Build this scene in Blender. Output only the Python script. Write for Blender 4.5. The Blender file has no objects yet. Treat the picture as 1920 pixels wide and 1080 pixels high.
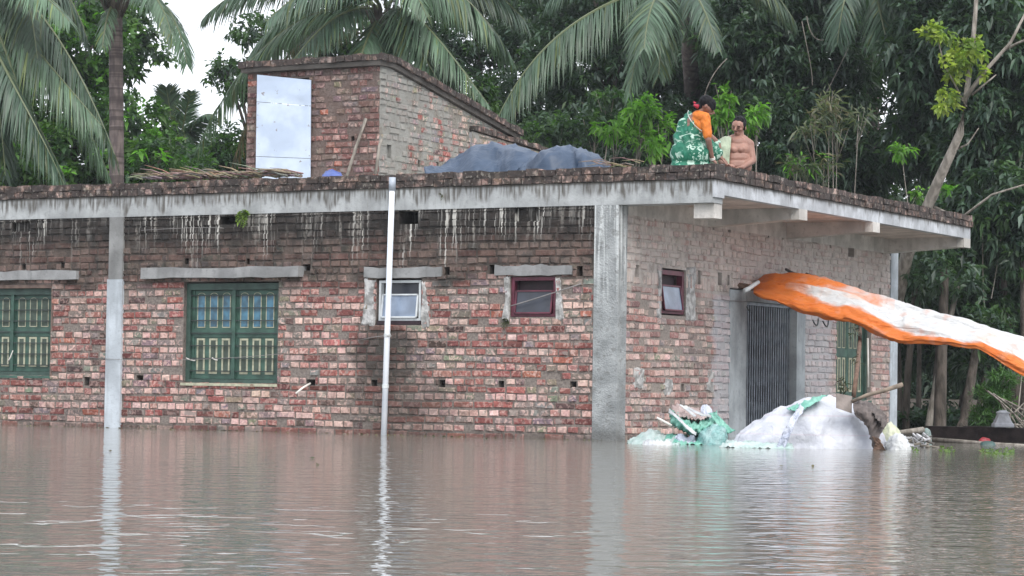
import bpy, math, random
import numpy as np
from mathutils import Vector
SC = bpy.context.scene
rnd = random.Random(7)
# ------------------------------------------------------------------ camera
CAM = np.array([12.23834, -24.54639, 0.5806])
YAW, PITCH, ROLL, FPX = math.radians(28.880), math.radians(2.2103), math.radians(0.8185), 4733.57
_fh = np.array([-math.sin(YAW), math.cos(YAW), 0.0])
RH = np.array([math.cos(YAW), math.sin(YAW), 0.0])
FW = _fh*math.cos(PITCH) + np.array([0, 0, math.sin(PITCH)])
_uh = np.cross(RH, FW)
RC = math.cos(ROLL)*RH + math.sin(ROLL)*_uh
UC = math.cos(ROLL)*_uh - math.sin(ROLL)*RH
cam = bpy.data.cameras.new('camera'); camo = bpy.data.objects.new('camera', cam)
SC.collection.objects.link(camo); SC.camera = camo
from mathutils import Matrix
camo.matrix_world = Matrix(((RC[0], UC[0], -FW[0], CAM[0]), (RC[1], UC[1], -FW[1], CAM[1]), (RC[2], UC[2], -FW[2], CAM[2]), (0, 0, 0, 1)))
cam.sensor_width = 36; cam.lens = FPX/1920*36; cam.clip_end = 2000; cam.clip_start = 0.1
# ------------------------------------------------------------------ light
SUN_EL, SUN_AZ = 48.0, math.atan2(-0.62, 0.78)
W = bpy.data.worlds.new("World"); SC.world = W; W.use_nodes = True
wn = W.node_tree; bg = wn.nodes['Background']
sky = wn.nodes.new('ShaderNodeTexSky'); sky.sky_type = 'NISHITA'; sky.sun_disc = False
sky.sun_elevation = math.radians(SUN_EL); sky.sun_rotation = math.pi/2 - SUN_AZ
sky.air_density = 1.0; sky.dust_density = 4.0; sky.ozone_density = 1.0
# thin overcast: the blue sky is mostly covered by a bright even cloud sheet
tc = wn.nodes.new('ShaderNodeTexCoord'); cn = wn.nodes.new('ShaderNodeTexNoise'); cn.inputs['Scale'].default_value = 2.2; cn.inputs['Detail'].default_value = 5
cr = wn.nodes.new('ShaderNodeMapRange'); cr.inputs[1].default_value = .3; cr.inputs[2].default_value = .7; cr.inputs[3].default_value = .90; cr.inputs[4].default_value = .99
mx = wn.nodes.new('ShaderNodeMix'); mx.data_type = 'RGBA'; mx.inputs[7].default_value = (8.0, 8.3, 8.9, 1)
wn.links.new(tc.outputs['Generated'], cn.inputs['Vector']); wn.links.new(cn.outputs['Fac'], cr.inputs[0]); wn.links.new(cr.outputs[0], mx.inputs[0])
wn.links.new(sky.outputs['Color'], mx.inputs[6]); wn.links.new(mx.outputs[2], bg.inputs['Color']); bg.inputs['Strength'].default_value = 0.10
sl = bpy.data.lights.new('sun', 'SUN'); sl.energy = 1.5; sl.angle = math.radians(45); sl.color = (1, .95, .88)
so = bpy.data.objects.new('sun', sl); SC.collection.objects.link(so)
_e = math.radians(SUN_EL)
so.rotation_euler = Vector((math.cos(SUN_AZ)*math.cos(_e), math.sin(SUN_AZ)*math.cos(_e), math.sin(_e))).to_track_quat('Z', 'Y').to_euler()
vs = SC.view_settings; vs.view_transform = 'Standard'; vs.look = 'None'; vs.exposure = 0.95; vs.gamma = 1; vs.use_curve_mapping = False
SC.cycles.max_bounces = 6; SC.cycles.diffuse_bounces = 3; SC.cycles.glossy_bounces = 3; SC.cycles.transparent_max_bounces = 6
SC.cycles.sample_clamp_indirect = 6
# ------------------------------------------------------------------ maths
def ray(px, py): return FW + RC*(px-960)/FPX - UC*(py-540)/FPX
def P(px, py, dep): return CAM + ray(px, py)*dep                    # a point seen at (px,py), dep metres off
def on(px, py, axis, val):
    r = ray(px, py); return CAM + r*((val-CAM[axis])/r[axis])
def nrm(v): v = np.asarray(v, float); return v/(np.linalg.norm(v)+1e-12)
# ------------------------------------------------------------------ object helpers
OFF = {}
def tag(o, label=None, cat=None, group=None, kind=None):
    if label: o['label'] = label
    if cat: o['category'] = cat
    if group: o['group'] = group
    if kind: o['kind'] = kind
    return o
def thing(name, loc, label, cat, group=None):
    o = bpy.data.objects.new(name, None); SC.collection.objects.link(o); o.location = loc; o.empty_display_size = .2
    OFF[o.name] = np.array(loc, float); return tag(o, label, cat, group)
def link(name, V, F, mats, parent=None, mi=None, col=None, smooth=False, label=None, origin=None):
    V = np.asarray(V, float).reshape(-1, 3)
    if parent is not None: off = OFF[parent.name]
    elif origin is not None: off = np.array(origin, float)
    else:
        lo, hi = V.min(0), V.max(0); off = np.array([(lo[0]+hi[0])/2, (lo[1]+hi[1])/2, lo[2]])
    me = bpy.data.meshes.new(name); V2 = V-off
    if isinstance(F, np.ndarray):
        n, k = F.shape
        me.vertices.add(len(V2)); me.vertices.foreach_set('co', V2.ravel())
        me.loops.add(n*k); me.loops.foreach_set('vertex_index', F.astype(np.int32).ravel())
        me.polygons.add(n); me.polygons.foreach_set('loop_start', np.arange(0, n*k, k, dtype=np.int32)); me.polygons.foreach_set('loop_total', np.full(n, k, dtype=np.int32))
        me.update(calc_edges=True)
    else:
        me.from_pydata([tuple(v) for v in V2], [], F)
    if not isinstance(mats, (list, tuple)): mats = [mats]
    for m in mats: me.materials.append(m)
    if mi is not None: me.polygons.foreach_set('material_index', np.asarray(mi, dtype=np.int32))
    if smooth: me.polygons.foreach_set('use_smooth', np.ones(len(me.polygons), dtype=bool))
    if col is not None:
        a = me.color_attributes.new('Col', 'FLOAT_COLOR', 'POINT'); c = np.ones((len(V), 4), np.float32); cc = np.asarray(col, np.float32); c[:, :cc.shape[1]] = cc
        a.data.foreach_set('color', c.ravel())
    me.update()
    o = bpy.data.objects.new(name, me); SC.collection.objects.link(o)
    if parent is not None: o.parent = parent
    else: o.location = off
    OFF[o.name] = off
    if label: o['label'] = label
    return o
class M:
    def __init__(s): s.v = []; s.f = []; s.m = []; s.c = []
    def add(s, vs, fs, m=0, c=(1, 1, 1)):
        b = len(s.v); s.v += [tuple(v) for v in vs]; s.f += [tuple(b+i for i in f) for f in fs]; s.m += [m]*len(fs); s.c += [tuple(c)]*len(vs)
    def box(s, a, b, m=0, c=(1, 1, 1), jit=0.0):
        x0, y0, z0 = np.minimum(a, b); x1, y1, z1 = np.maximum(a, b)
        vs = [(x0, y0, z0), (x1, y0, z0), (x1, y1, z0), (x0, y1, z0), (x0, y0, z1), (x1, y0, z1), (x1, y1, z1), (x0, y1, z1)]
        if jit: vs = [tuple(q+rnd.uniform(-jit, jit) for q in v) for v in vs]
        s.add(vs, [(0, 3, 2, 1), (4, 5, 6, 7), (0, 1, 5, 4), (1, 2, 6, 5), (2, 3, 7, 6), (3, 0, 4, 7)], m, c)
    def slab(s, o, u, v, w, m=0, c=(1, 1, 1)):                      # oriented box from corner o along three edges
        o, u, v, w = map(np.array, (o, u, v, w))
        vs = [o, o+u, o+u+v, o+v, o+w, o+u+w, o+u+v+w, o+v+w]
        s.add(vs, [(0, 3, 2, 1), (4, 5, 6, 7), (0, 1, 5, 4), (1, 2, 6, 5), (2, 3, 7, 6), (3, 0, 4, 7)], m, c)
    def tube(s, pts, r, n=8, m=0, c=(1, 1, 1), cap=True):
        pts = [np.array(p, float) for p in pts]; r = [r]*len(pts) if np.isscalar(r) else r
        b = len(s.v); vs = []; fs = []; ref = np.array([0, 0, 1.0])
        for i, p in enumerate(pts):
            t = nrm(pts[min(i+1, len(pts)-1)]-pts[max(i-1, 0)])
            rr = ref if abs(t@ref) < .95 else np.array([1.0, 0, 0])
            a = nrm(np.cross(t, rr)); d = np.cross(t, a)
            for k in range(n):
                q = 2*math.pi*k/n; vs.append(p+(a*math.cos(q)+d*math.sin(q))*r[i])
        for i in range(len(pts)-1):
            for k in range(n): fs.append((i*n+k, i*n+(k+1) % n, (i+1)*n+(k+1) % n, (i+1)*n+k))
        if cap: fs.append(tuple(range(n-1, -1, -1))); fs.append(tuple((len(pts)-1)*n+k for k in range(n)))
        s.add(vs, fs, m, c)
    def build(s, name, mats, parent=None, smooth=False, col=False, label=None, origin=None):
        return link(name, s.v, s.f, mats, parent, s.m, s.c if col else None, smooth, label, origin)
def bez(pts, n=24):
    pts = [np.array(p, float) for p in pts]; out = []
    for i in range(n+1):
        t = i/n; q = list(pts)
        while len(q) > 1: q = [q[k]*(1-t)+q[k+1]*t for k in range(len(q)-1)]
        out.append(q[0])
    return out
# ------------------------------------------------------------------ material helpers
class N:
    def __init__(s, name):
        s.m = bpy.data.materials.new(name); s.m.use_nodes = True; s.t = s.m.node_tree; s.b = s.t.nodes['Principled BSDF']; s.out = s.t.nodes['Material Output']
        s._p = None
    def nd(s, ty, **kw):
        n = s.t.nodes.new(ty)
        for k, v in kw.items(): setattr(n, k, v)
        return n
    def put(s, sock, v):
        if isinstance(v, bpy.types.NodeSocket): s.t.links.new(v, sock)
        elif v is not None:
            if isinstance(v, (tuple, list)) and len(v) == 3 and sock.type == 'RGBA': v = (*v, 1)
            sock.default_value = v
    def pos(s):
        if s._p is None: s._p = s.nd('ShaderNodeNewGeometry').outputs['Position']
        return s._p
    def xyz(s):
        n = s.nd('ShaderNodeSeparateXYZ'); s.put(n.inputs[0], s.pos()); return n.outputs
    def vec(s, x, y, z):
        n = s.nd('ShaderNodeCombineXYZ')
        for i, q in enumerate((x, y, z)): s.put(n.inputs[i], q)
        return n.outputs[0]
    def scl(s, v, k):
        n = s.nd('ShaderNodeVectorMath', operation='MULTIPLY'); s.put(n.inputs[0], v); n.inputs[1].default_value = k; return n.outputs[0]
    def ma(s, op, a, b=None, c=None):
        n = s.nd('ShaderNodeMath', operation=op); s.put(n.inputs[0], a); s.put(n.inputs[1], b)
        if c is not None: s.put(n.inputs[2], c)
        return n.outputs[0]
    def noise(s, scale, detail=3, v=None, rough=.5, dist=0):
        n = s.nd('ShaderNodeTexNoise'); s.put(n.inputs['Vector'], v if v is not None else s.pos())
        n.inputs['Scale'].default_value = scale; n.inputs['Detail'].default_value = detail; n.inputs['Roughness'].default_value = rough; n.inputs['Distortion'].default_value = dist
        return n.outputs['Fac']
    def rng(s, v, a, b, lo=0.0, hi=1.0, smooth=True):
        n = s.nd('ShaderNodeMapRange', interpolation_type='SMOOTHSTEP' if smooth else 'LINEAR'); s.put(n.inputs[0], v)
        s.put(n.inputs[1], a); s.put(n.inputs[2], b); n.inputs[3].default_value = lo; n.inputs[4].default_value = hi; return n.outputs[0]
    def mix(s, f, a, b, mode='MIX'):
        n = s.nd('ShaderNodeMix', data_type='RGBA', blend_type=mode); s.put(n.inputs[0], f); s.put(n.inputs[6], a); s.put(n.inputs[7], b); return n.outputs[2]
    def attr(s, name='Col'):
        n = s.nd('ShaderNodeAttribute'); n.attribute_name = name; return n.outputs['Color']
    def bump(s, h, strength=.5, dist=.01):
        n = s.nd('ShaderNodeBump'); n.inputs['Strength'].default_value = strength; n.inputs['Distance'].default_value = dist; s.put(n.inputs['Height'], h); s.put(s.b.inputs['Normal'], n.outputs[0]); return n.outputs[0]
    def fin(s, col=None, rough=None, metal=None, spec=None):
        s.put(s.b.inputs['Base Color'], col)
        if rough is not None: s.put(s.b.inputs['Roughness'], rough)
        if metal is not None: s.put(s.b.inputs['Metallic'], metal)
        if spec is not None: s.put(s.b.inputs['Specular IOR Level'], spec)
        return s.m
def simple(name, col, rough=.7, var=.25, scale=12, bump=0.0, metal=0, bscale=None, attr=False):
    n = N(name); base = n.attr() if attr else (*col, 1)
    f = n.rng(n.noise(scale, 4), .3, .7, 1-var, 1+var*.6)
    g = n.nd('ShaderNodeMix', data_type='RGBA', blend_type='MULTIPLY'); g.inputs[0].default_value = 1; n.put(g.inputs[6], base)
    c = n.nd('ShaderNodeCombineColor'); [n.put(c.inputs[i], f) for i in range(3)]; n.put(g.inputs[7], c.outputs[0])
    if bump: n.bump(n.noise(bscale or scale*4, 4), bump, .01)
    return n.fin(g.outputs[2], rough, metal)
MT = {}
# ------------------------------------------------------------------ masonry materials
def drips(n, x, z, zc, zlen, dens, seed):
    """lime runs: fine vertical streaks that start at height zc and die out at varying lengths"""
    ln = n.noise(1.0, 2, n.vec(n.ma('MULTIPLY', x, 3.1), seed, 0.0))
    ln = n.rng(ln, .35, .68, .12*zlen, zlen, False)
    base = n.ma('SUBTRACT', zc, ln)
    mask = n.rng(z, base, n.ma('ADD', base, .35))
    wob = n.ma('MULTIPLY', n.noise(9, 1), .02)
    st = n.noise(1.0, 2, n.vec(n.ma('MULTIPLY', n.ma('ADD', x, wob), 30.0), seed, n.ma('MULTIPLY', z, .9)))
    st = n.rng(st, dens, dens+.08)
    pr = n.rng(n.noise(2.6, 2, n.vec(x, seed, 3.0)), .40, .56)
    return n.ma('MULTIPLY', n.ma('MULTIPLY', st, mask), pr)
def brick_mat(name, side, mortar=False, kind='wall'):
    n = N(name); o = n.xyz(); x, y, z = o[0], o[1], o[2]; u = x if side == 'L' else y
    c = n.attr()
    fine = n.noise(38, 4)
    c = n.mix(1.0, c, n.mix(n.rng(fine, .3, .7), (.72, .70, .70), (1.2, 1.18, 1.15)), 'MULTIPLY')
    if not mortar:
        pale = n.rng(n.noise(17, 3, dist=.9), .51, .57)
        lu = n.nd('ShaderNodeRGBToBW'); n.put(lu.inputs[0], c); c = n.mix(n.ma('MULTIPLY', pale, n.rng(lu.outputs[0], .10, .26, .30, .85)), c, (.60, .42, .375))
        sm = n.rng(n.noise(8, 4), .58, .66)
        c = n.mix(n.ma('MULTIPLY', sm, .8), c, (.27, .235, .22))
    if kind == 'wall' and side == 'L':
        soot = n.rng(n.noise(6.5, 3), .60, .68)
        c = n.mix(n.ma('MULTIPLY', soot, .55), c, (.075, .062, .055))
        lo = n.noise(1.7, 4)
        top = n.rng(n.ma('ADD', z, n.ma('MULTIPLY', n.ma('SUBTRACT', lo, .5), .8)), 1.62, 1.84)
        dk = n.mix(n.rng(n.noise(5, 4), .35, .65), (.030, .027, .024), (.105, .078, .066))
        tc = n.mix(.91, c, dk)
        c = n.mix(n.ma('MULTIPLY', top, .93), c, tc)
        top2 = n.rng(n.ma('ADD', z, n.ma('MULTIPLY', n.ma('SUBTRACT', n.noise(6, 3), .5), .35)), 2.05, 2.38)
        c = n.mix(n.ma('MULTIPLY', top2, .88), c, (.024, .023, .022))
        # damp black stain running down from the small window's sill
        dx = n.ma('DIVIDE', n.ma('SUBTRACT', x, -2.95), .55); dz = n.ma('DIVIDE', n.ma('SUBTRACT', z, .95), .42)
        d2 = n.ma('ADD', n.ma('MULTIPLY', dx, dx), n.ma('MULTIPLY', dz, dz))
        st = n.rng(n.ma('ADD', d2, n.ma('MULTIPLY', n.noise(5, 4), 1.4)), 1.9, .9)
        c = n.mix(n.ma('MULTIPLY', st, .8), c, (.045, .042, .038))
        dx = n.ma('DIVIDE', n.ma('SUBTRACT', x, -2.7), .9); dz = n.ma('DIVIDE', n.ma('SUBTRACT', z, .35), .5)
        d2 = n.ma('ADD', n.ma('MULTIPLY', dx, dx), n.ma('MULTIPLY', dz, dz))
        st = n.rng(n.ma('ADD', d2, n.ma('MULTIPLY', n.noise(7, 4), 1.6)), 1.9, .9)
        c = n.mix(n.ma('MULTIPLY', st, .60), c, (.07, .063, .055))
        sh = drips(n, n.ma('ADD', x, 31.0), z, 2.60, .46, .46, 6.0); sh = n.ma('MULTIPLY', sh, n.rng(n.noise(3.3, 2), .42, .56)); c = n.mix(n.ma('MULTIPLY', sh, .75), c, (.34, .33, .31))
        br = n.ma('MULTIPLY', n.rng(n.noise(1, 3, n.vec(n.ma('MULTIPLY', x, 11.0), 8.0, n.ma('MULTIPLY', z, 1.6))), .55, .68), n.ma('MULTIPLY', n.rng(z, 2.05, 2.5), n.rng(n.noise(19, 3), .36, .58))); c = n.mix(n.ma('MULTIPLY', br, .6), c, (.36, .34, .31))
        dr = drips(n, x, z, 2.58, 1.05, .525, 4.0)
        c = n.mix(n.ma('MULTIPLY', dr, .90), c, (.52, .51, .48))
    if kind == 'wall' and side == 'R':
        lo = n.noise(1.9, 4)
        top = n.rng(n.ma('ADD', z, n.ma('MULTIPLY', n.ma('SUBTRACT', lo, .5), .9)), 1.50, 1.95)
        top = n.ma('MULTIPLY', top, n.rng(n.noise(7, 4), .32, .56, .35, 1.0)); c = n.mix(n.ma('MULTIPLY', top, .80), c, n.mix(n.noise(4, 4), (.45, .41, .38), (.66, .61, .57)))
        dr = drips(n, y, z, 2.5, 1.1, .54, 9.0)
        c = n.mix(n.ma('MULTIPLY', dr, .7), c, (.70, .68, .65))
        g = n.noise(3.5, 4)
        ins = n.ma('MULTIPLY', n.rng(n.ma('ADD', y, n.ma('MULTIPLY', g, .5)), 2.72, 2.86), n.rng(z, 1.75, 1.6))
        ins = n.ma('MULTIPLY', ins, n.rng(n.ma('ADD', y, n.ma('MULTIPLY', g, .8)), 6.95, 6.5))
        c = n.mix(n.ma('MULTIPLY', ins, .62), c, (.42, .47, .54))
        c = n.mix(n.ma('MULTIPLY', n.rng(y, .3, 4.5, .5, 1), .34), c, (.52, .47, .45))
    if kind == 'cope':
        c = n.mix(n.ma('MULTIPLY', n.rng(n.noise(9, 4), .34, .52), .88), c, (.040, .035, .034))
        c = n.mix(n.ma('MULTIPLY', n.rng(n.noise(26, 3), .60, .68), .6), c, (.27, .25, .22))
    if kind == 'tower' and side == 'R':
        pl = n.rng(n.ma('ADD', n.noise(4.2, 4), n.ma('MULTIPLY', n.ma('SUBTRACT', -3.0, n.ma('MULTIPLY', y, -1)), -.07)), .36, .50)
        c = n.mix(n.ma('MULTIPLY', pl, .9), c, n.mix(n.noise(7, 4), (.17, .165, .15), (.31, .315, .30)))
    if kind == 'tower' and side == 'L':
        c = n.mix(n.ma('MULTIPLY', n.rng(n.noise(5, 4), .45, .62), .55), c, (.12, .085, .075))
    if kind == 'wall':
        wet = n.rng(n.ma('ADD', z, n.ma('MULTIPLY', n.noise(9, 2), .10)), .15, .05)
        c = n.mix(n.ma('MULTIPLY', wet, .6), c, (.085, .07, .06))
    h = n.ma('ADD', n.noise(30, 5), n.ma('MULTIPLY', n.noise(110, 2), .35))
    n.bump(h, .8 if mortar else .55, .014)
    return n.fin(c, .9, None, .25)
for s in 'LR':
    MT['brick'+s] = brick_mat('weathered_brick_'+s, s); MT['mortar'+s] = brick_mat('rough_mortar_'+s, s, True)
    MT['tbrick'+s] = brick_mat('tower_brick_'+s, s, kind='tower'); MT['tmortar'+s] = brick_mat('tower_mortar_'+s, s, True, 'tower')
    MT['cbrick'+s] = brick_mat('coping_brick_'+s, s, kind='cope'); MT['cmortar'+s] = brick_mat('coping_mortar_'+s, s, True, 'cope')
def concrete(name, base=(.40, .42, .435), streak=None, side='L', rough=.85, dark=.5):
    n = N(name); o = n.xyz(); u = o[0] if side == 'L' else o[1]
    c = n.mix(n.rng(n.noise(3, 5), .3, .7), tuple(b*.70 for b in base), tuple(b*1.12 for b in base))
    c = n.mix(n.ma('MULTIPLY', n.rng(n.noise(1, 4, n.scl(n.pos(), (9, 9, 1.1))), .5, .68), .42), c, tuple(b*.55 for b in base))
    c = n.mix(n.ma('MULTIPLY', n.rng(n.noise(22, 4), .55, .7), .35), c, tuple(b*.5 for b in base))
    if streak:      # black algae washing down from the parapet; lime below
        z = o[2]
        ln = n.rng(n.noise(1, 3, n.vec(n.ma('MULTIPLY', u, 5.0), 1.0, 0.0)), .3, .72, .01, streak[1], False)
        base_z = n.ma('SUBTRACT', streak[0], ln)
        st = n.ma('MULTIPLY', n.rng(z, base_z, n.ma('ADD', base_z, .09)), n.rng(n.noise(1, 3, n.vec(n.ma('MULTIPLY', u, 26.0), 2.0, n.ma('MULTIPLY', z, 2.5))), .36, .62))
        c = n.mix(n.ma('MULTIPLY', st, .85), c, (.075, .066, .055))
        c = n.mix(n.ma('MULTIPLY', n.rng(z, streak[0]-.035, streak[0]-.005), .8), c, (.08, .075, .065))
        c = n.mix(n.ma('MULTIPLY', n.rng(n.noise(1, 3, n.vec(n.ma('MULTIPLY', u, 18.0), 7.0, n.ma('MULTIPLY', z, 1.2))), .56, .70), .30), c, (.22, .21, .19))
    n.bump(n.noise(45, 5), .5, .008)
    return n.fin(c, rough, None, .3)
MT['fascia'] = concrete('fascia_concrete', (.40, .42, .43), (2.81, .34))
MT['fasciaR'] = concrete('fascia_concrete_side', (.48, .505, .54), (2.81, .16), 'R')
MT['soffit'] = concrete('soffit_concrete', (.58, .56, .53))  # both soffit bases raised to stand in for light bounced off the water
MT['soffit_pink'] = concrete('soffit_plaster', (.62, .54, .49))
MT['col'] = concrete('column_concrete', (.33, .355, .375))
MT['col_pale'] = concrete('column_pale', (.50, .55, .60))
MT['col_dark'] = concrete('column_dark', (.26, .265, .265))
MT['slabdark'] = concrete('tower_slab_concrete', (.085, .078, .072))
MT['lintel'] = concrete('lintel_concrete', (.27, .275, .28))
MT['jamb'] = concrete('jamb_plaster', (.36, .40, .43))
def col_corner():
    n = N('corner_column'); o = n.xyz(); z = o[2]; w = n.ma('ADD', o[0], o[1])
    c = n.mix(n.rng(n.noise(4, 5), .3, .7), (.20, .215, .22), (.37, .39, .40))
    st = n.rng(n.noise(1, 3, n.vec(n.ma('MULTIPLY', w, 22.0), 3.0, n.ma('MULTIPLY', z, .8))), .47, .60)
    mk = n.rng(n.ma('ADD', z, n.ma('MULTIPLY', n.noise(3, 3), .8)), 1.7, 2.6)
    c = n.mix(n.ma('MULTIPLY', n.ma('MULTIPLY', st, mk), .85), c, (.60, .63, .64))
    pit = n.rng(n.noise(16, 4), .56, .66); c = n.mix(n.ma('MULTIPLY', pit, .5), c, (.14, .14, .135))
    c = n.mix(n.ma('MULTIPLY', n.rng(n.ma('ADD', z, n.ma('MULTIPLY', n.noise(8, 2), .15)), .28, .1), .6), c, (.10, .10, .095))
    n.bump(n.ma('ADD', n.noise(18, 5), n.noise(60, 3)), .7, .015); return n.fin(c, .9, None, .25)
MT['corner'] = col_corner()
# ------------------------------------------------------------------ brick walls
PAL = [((.240, .088, .080), 6), ((.29, .118, .105), 5), ((.35, .170, .150), 3), ((.165, .066, .062), 4), ((.44, .31, .285), 2), ((.10, .068, .064), 2), ((.24, .20, .185), 4), ((.33, .125, .095), 1)]
HEADP = [((.46, .31, .285), 6), ((.56, .41, .375), 4), ((.37, .20, .18), 4), ((.25, .11, .10), 3), ((.12, .085, .08), 1), ((.28, .24, .22), 2)]
def zone(u, z): return 1+.22*math.sin(u*1.9+z*2.3)*math.sin(u*.7-z*3.1+1)
def pick(p):
    t = rnd.uniform(0, sum(w for _, w in p))
    for c, w in p:
        t -= w
        if t <= 0: break
    k = rnd.uniform(.82, 1.18); return tuple(q*k*rnd.uniform(.95, 1.05) for q in c)
def brick_wall(name, O, U, Nn, u0, u1, z0, z1, mats, parent, holes=(), opens=(), soldiers=(), ch=.085, pal=PAL, hp=HEADP, ztop=None, mort=(.215, .19, .175), bl=.25, smear=.10, depth=.22, rough=1.0, sub=None, back=True):
    """one wall: mortar sheet with openings and reveals, and every brick proud of it. opens: (u0,u1,z0,z1,depth); holes the same with a back"""
    O, U, Nn = (np.array(q, float) for q in (O, U, Nn)); Z = np.array([0, 0, 1.0]); m = M()
    pt = lambda u, z, d=0.0: O+U*u+Z*z+Nn*d
    cuts = [(*h[:4], h[4] if len(h) > 4 else depth) for h in list(opens)+list(holes)]; nb = len(opens)
    us = sorted({u0, u1, *[q for c in cuts for q in c[:2] if u0 < q < u1]}); zs = sorted({z0, z1, *[q for c in cuts for q in c[2:4] if z0 < q < z1]})
    flip = np.cross(U, Z)@Nn < 0
    def quad(a, b, c, d, mm, cc): m.add([a, b, c, d], [(3, 2, 1, 0) if flip else (0, 1, 2, 3)], mm, cc)
    zt = ztop or (lambda u: z1)
    for i in range(len(us)-1):
        for j in range(len(zs)-1):
            um, zm = (us[i]+us[i+1])/2, (zs[j]+zs[j+1])/2
            if any(c[0] < um < c[1] and c[2] < zm < c[3] for c in cuts): continue
            a, b = us[i], us[i+1]; za, zb = zs[j], zs[j+1]
            if zb == z1 and ztop:
                k = max(1, int((b-a)/.3))
                for q in range(k):
                    aa, bb = a+(b-a)*q/k, a+(b-a)*(q+1)/k
                    quad(pt(aa, za), pt(bb, za), pt(bb, max(za, zt(bb))), pt(aa, max(za, zt(aa))), 1, mort)
            else: quad(pt(a, za), pt(b, za), pt(b, zb), pt(a, zb), 1, mort)
    for k, (a, b, za, zb, d) in enumerate(cuts):
        for (p, q, r, s) in (((a, za), (a, zb), 0, 0), ((b, zb), (b, za), 0, 0), ((b, za), (a, za), 0, 0), ((a, zb), (b, zb), 0, 0)):
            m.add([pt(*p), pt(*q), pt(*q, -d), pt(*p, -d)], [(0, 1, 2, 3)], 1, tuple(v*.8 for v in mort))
        if k >= nb: quad(pt(a, za, -d), pt(b, za, -d), pt(b, zb, -d), pt(a, zb, -d), 1, tuple(v*.5 for v in mort))  # recess sides and hole backs darkened in colour, as painted shade
    def piece(a, b, za, zb, c, pr):
        if b-a < .03 or zb-za < .02: return
        j = lambda: rnd.uniform(-.006, .006)*rough
        e = .008*rough; d = pr; tl = rnd.uniform(-.004, .004)*rough
        vs = [pt(a+j(), za+j(), -.004), pt(b+j(), za+j(), -.004), pt(b+j(), zb+j(), -.004), pt(a+j(), zb+j(), -.004),
              pt(a+e+abs(j()), za+e+j(), d+tl), pt(b-e-abs(j()), za+e+j(), d+j()), pt(b-e-abs(j()), zb-e+j(), d-tl), pt(a+e+abs(j()), zb-e+j(), d+j())]
        fs = [(4, 5, 6, 7), (0, 1, 5, 4), (1, 2, 6, 5), (2, 3, 7, 6), (3, 0, 4, 7)]
        if flip: fs = [f[::-1] for f in fs]
        m.add(vs, fs, 0, c)
    z = z0; row = 0
    while z < z1-.03:
        sol = next((s for s in soldiers if s[0]-.02 <= z < s[1]-.03), None)
        top = sol[1] if sol else z+ch
        top = min(top, z1); u = u0+(0 if row % 2 else .06)-rnd.uniform(0, .1); head = (row % 2 == 0)
        if sol: z = max(z, sol[0])
        dz = rnd.uniform(.013, .019)
        while u < u1:
            if sol: L = rnd.uniform(.080, .092)
            else: L = rnd.uniform(.122, .140) if (head or rnd.random() < .08) else rnd.uniform(bl-.01, bl+.015)
            if not sol and not head and rnd.random() < .12: L *= .6
            a, b = max(u, u0), min(u+L-rnd.uniform(.009, .020), u1)
            segs = [(a, b)]
            wv = .007*math.sin(u*1.3+row*.37)+.005*math.sin(u*3.1+row*1.7) if z > z0+.1 else 0
            za, zb = z+wv+dz/2+rnd.uniform(-.004, .004), top+wv-dz/2+rnd.uniform(-.004, .004)
            for c in cuts:
                if c[2] < zb-.008 and c[3] > za+.008:
                    if c[3] < zb-.04 and c[2] <= za: 
                        if c[0] < b and c[1] > a: za = c[3]+.003
                        continue
                    if c[2] > za+.04 and c[3] >= zb:
                        if c[0] < b and c[1] > a: zb = c[2]-.003
                        continue
                    ns = []
                    for (p, q) in segs:
                        if c[1] <= p or c[0] >= q: ns.append((p, q)); continue
                        if c[0]-p > .02: ns.append((p, c[0]-.003))
                        if q-c[1] > .02: ns.append((c[1]+.003, q))
                    segs = ns
            zl = min(zt(a), zt(b))
            if zl < z1: zb = min(zb, zl-.005)
            if rnd.random() > smear*.5:
                cc = pick(hp if (head or sol) else pal); cc = tuple(q*zone(u, z) for q in cc)
                if rnd.random() < smear*(1+2.2*max(0, math.sin(u*2.3+z*1.7)*math.sin(u*.9-z*2.9))): cc = tuple(q*rnd.uniform(.9, 1.25) for q in mort)
                pr = rnd.uniform(.007, .021)*rough
                for (p, q) in segs: piece(p, q, za, zb, cc, pr)
            u += L
        z = top; row += 1
    return m.build(name, list(mats), parent, col=True)
# ------------------------------------------------------------------ the setting: ground and flood water
def ground():
    n = N('mud_and_litter')
    c = n.mix(n.rng(n.noise(1.3, 5), .35, .65), (.030, .024, .018), (.075, .058, .042)); c = n.mix(n.rng(n.noise(16, 4), .55, .7), c, (.10, .075, .045))
    n.bump(n.noise(9, 5), .8, .05); n.fin(c, .95)
    xs = np.concatenate([[-400, -120, -60], np.arange(-40, 24, 2.0), [40, 90, 400]]); ys = np.concatenate([[-300, -60], np.arange(-30, 60, 2.0), [100, 400]])
    V = []; 
    for yy in ys:
        for xx in xs:
            t = min(max((yy-9.5-.12*(xx-3))/9, 0), 1); t2 = min(max((xx-2.0+(yy-9)*.3)/3, 0), 1) if yy < 9 else 1
            z = -1.1+1.5*t*t*(3-2*t)
            V.append((xx, yy, z+.06*math.sin(xx*1.3)*math.cos(yy*.9)))
    nx = len(xs); F = [(j*nx+i, j*nx+i+1, (j+1)*nx+i+1, (j+1)*nx+i) for j in range(len(ys)-1) for i in range(nx-1)]
    tag(link('ground', V, F, n.m, smooth=True), kind='structure')
ground()
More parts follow.
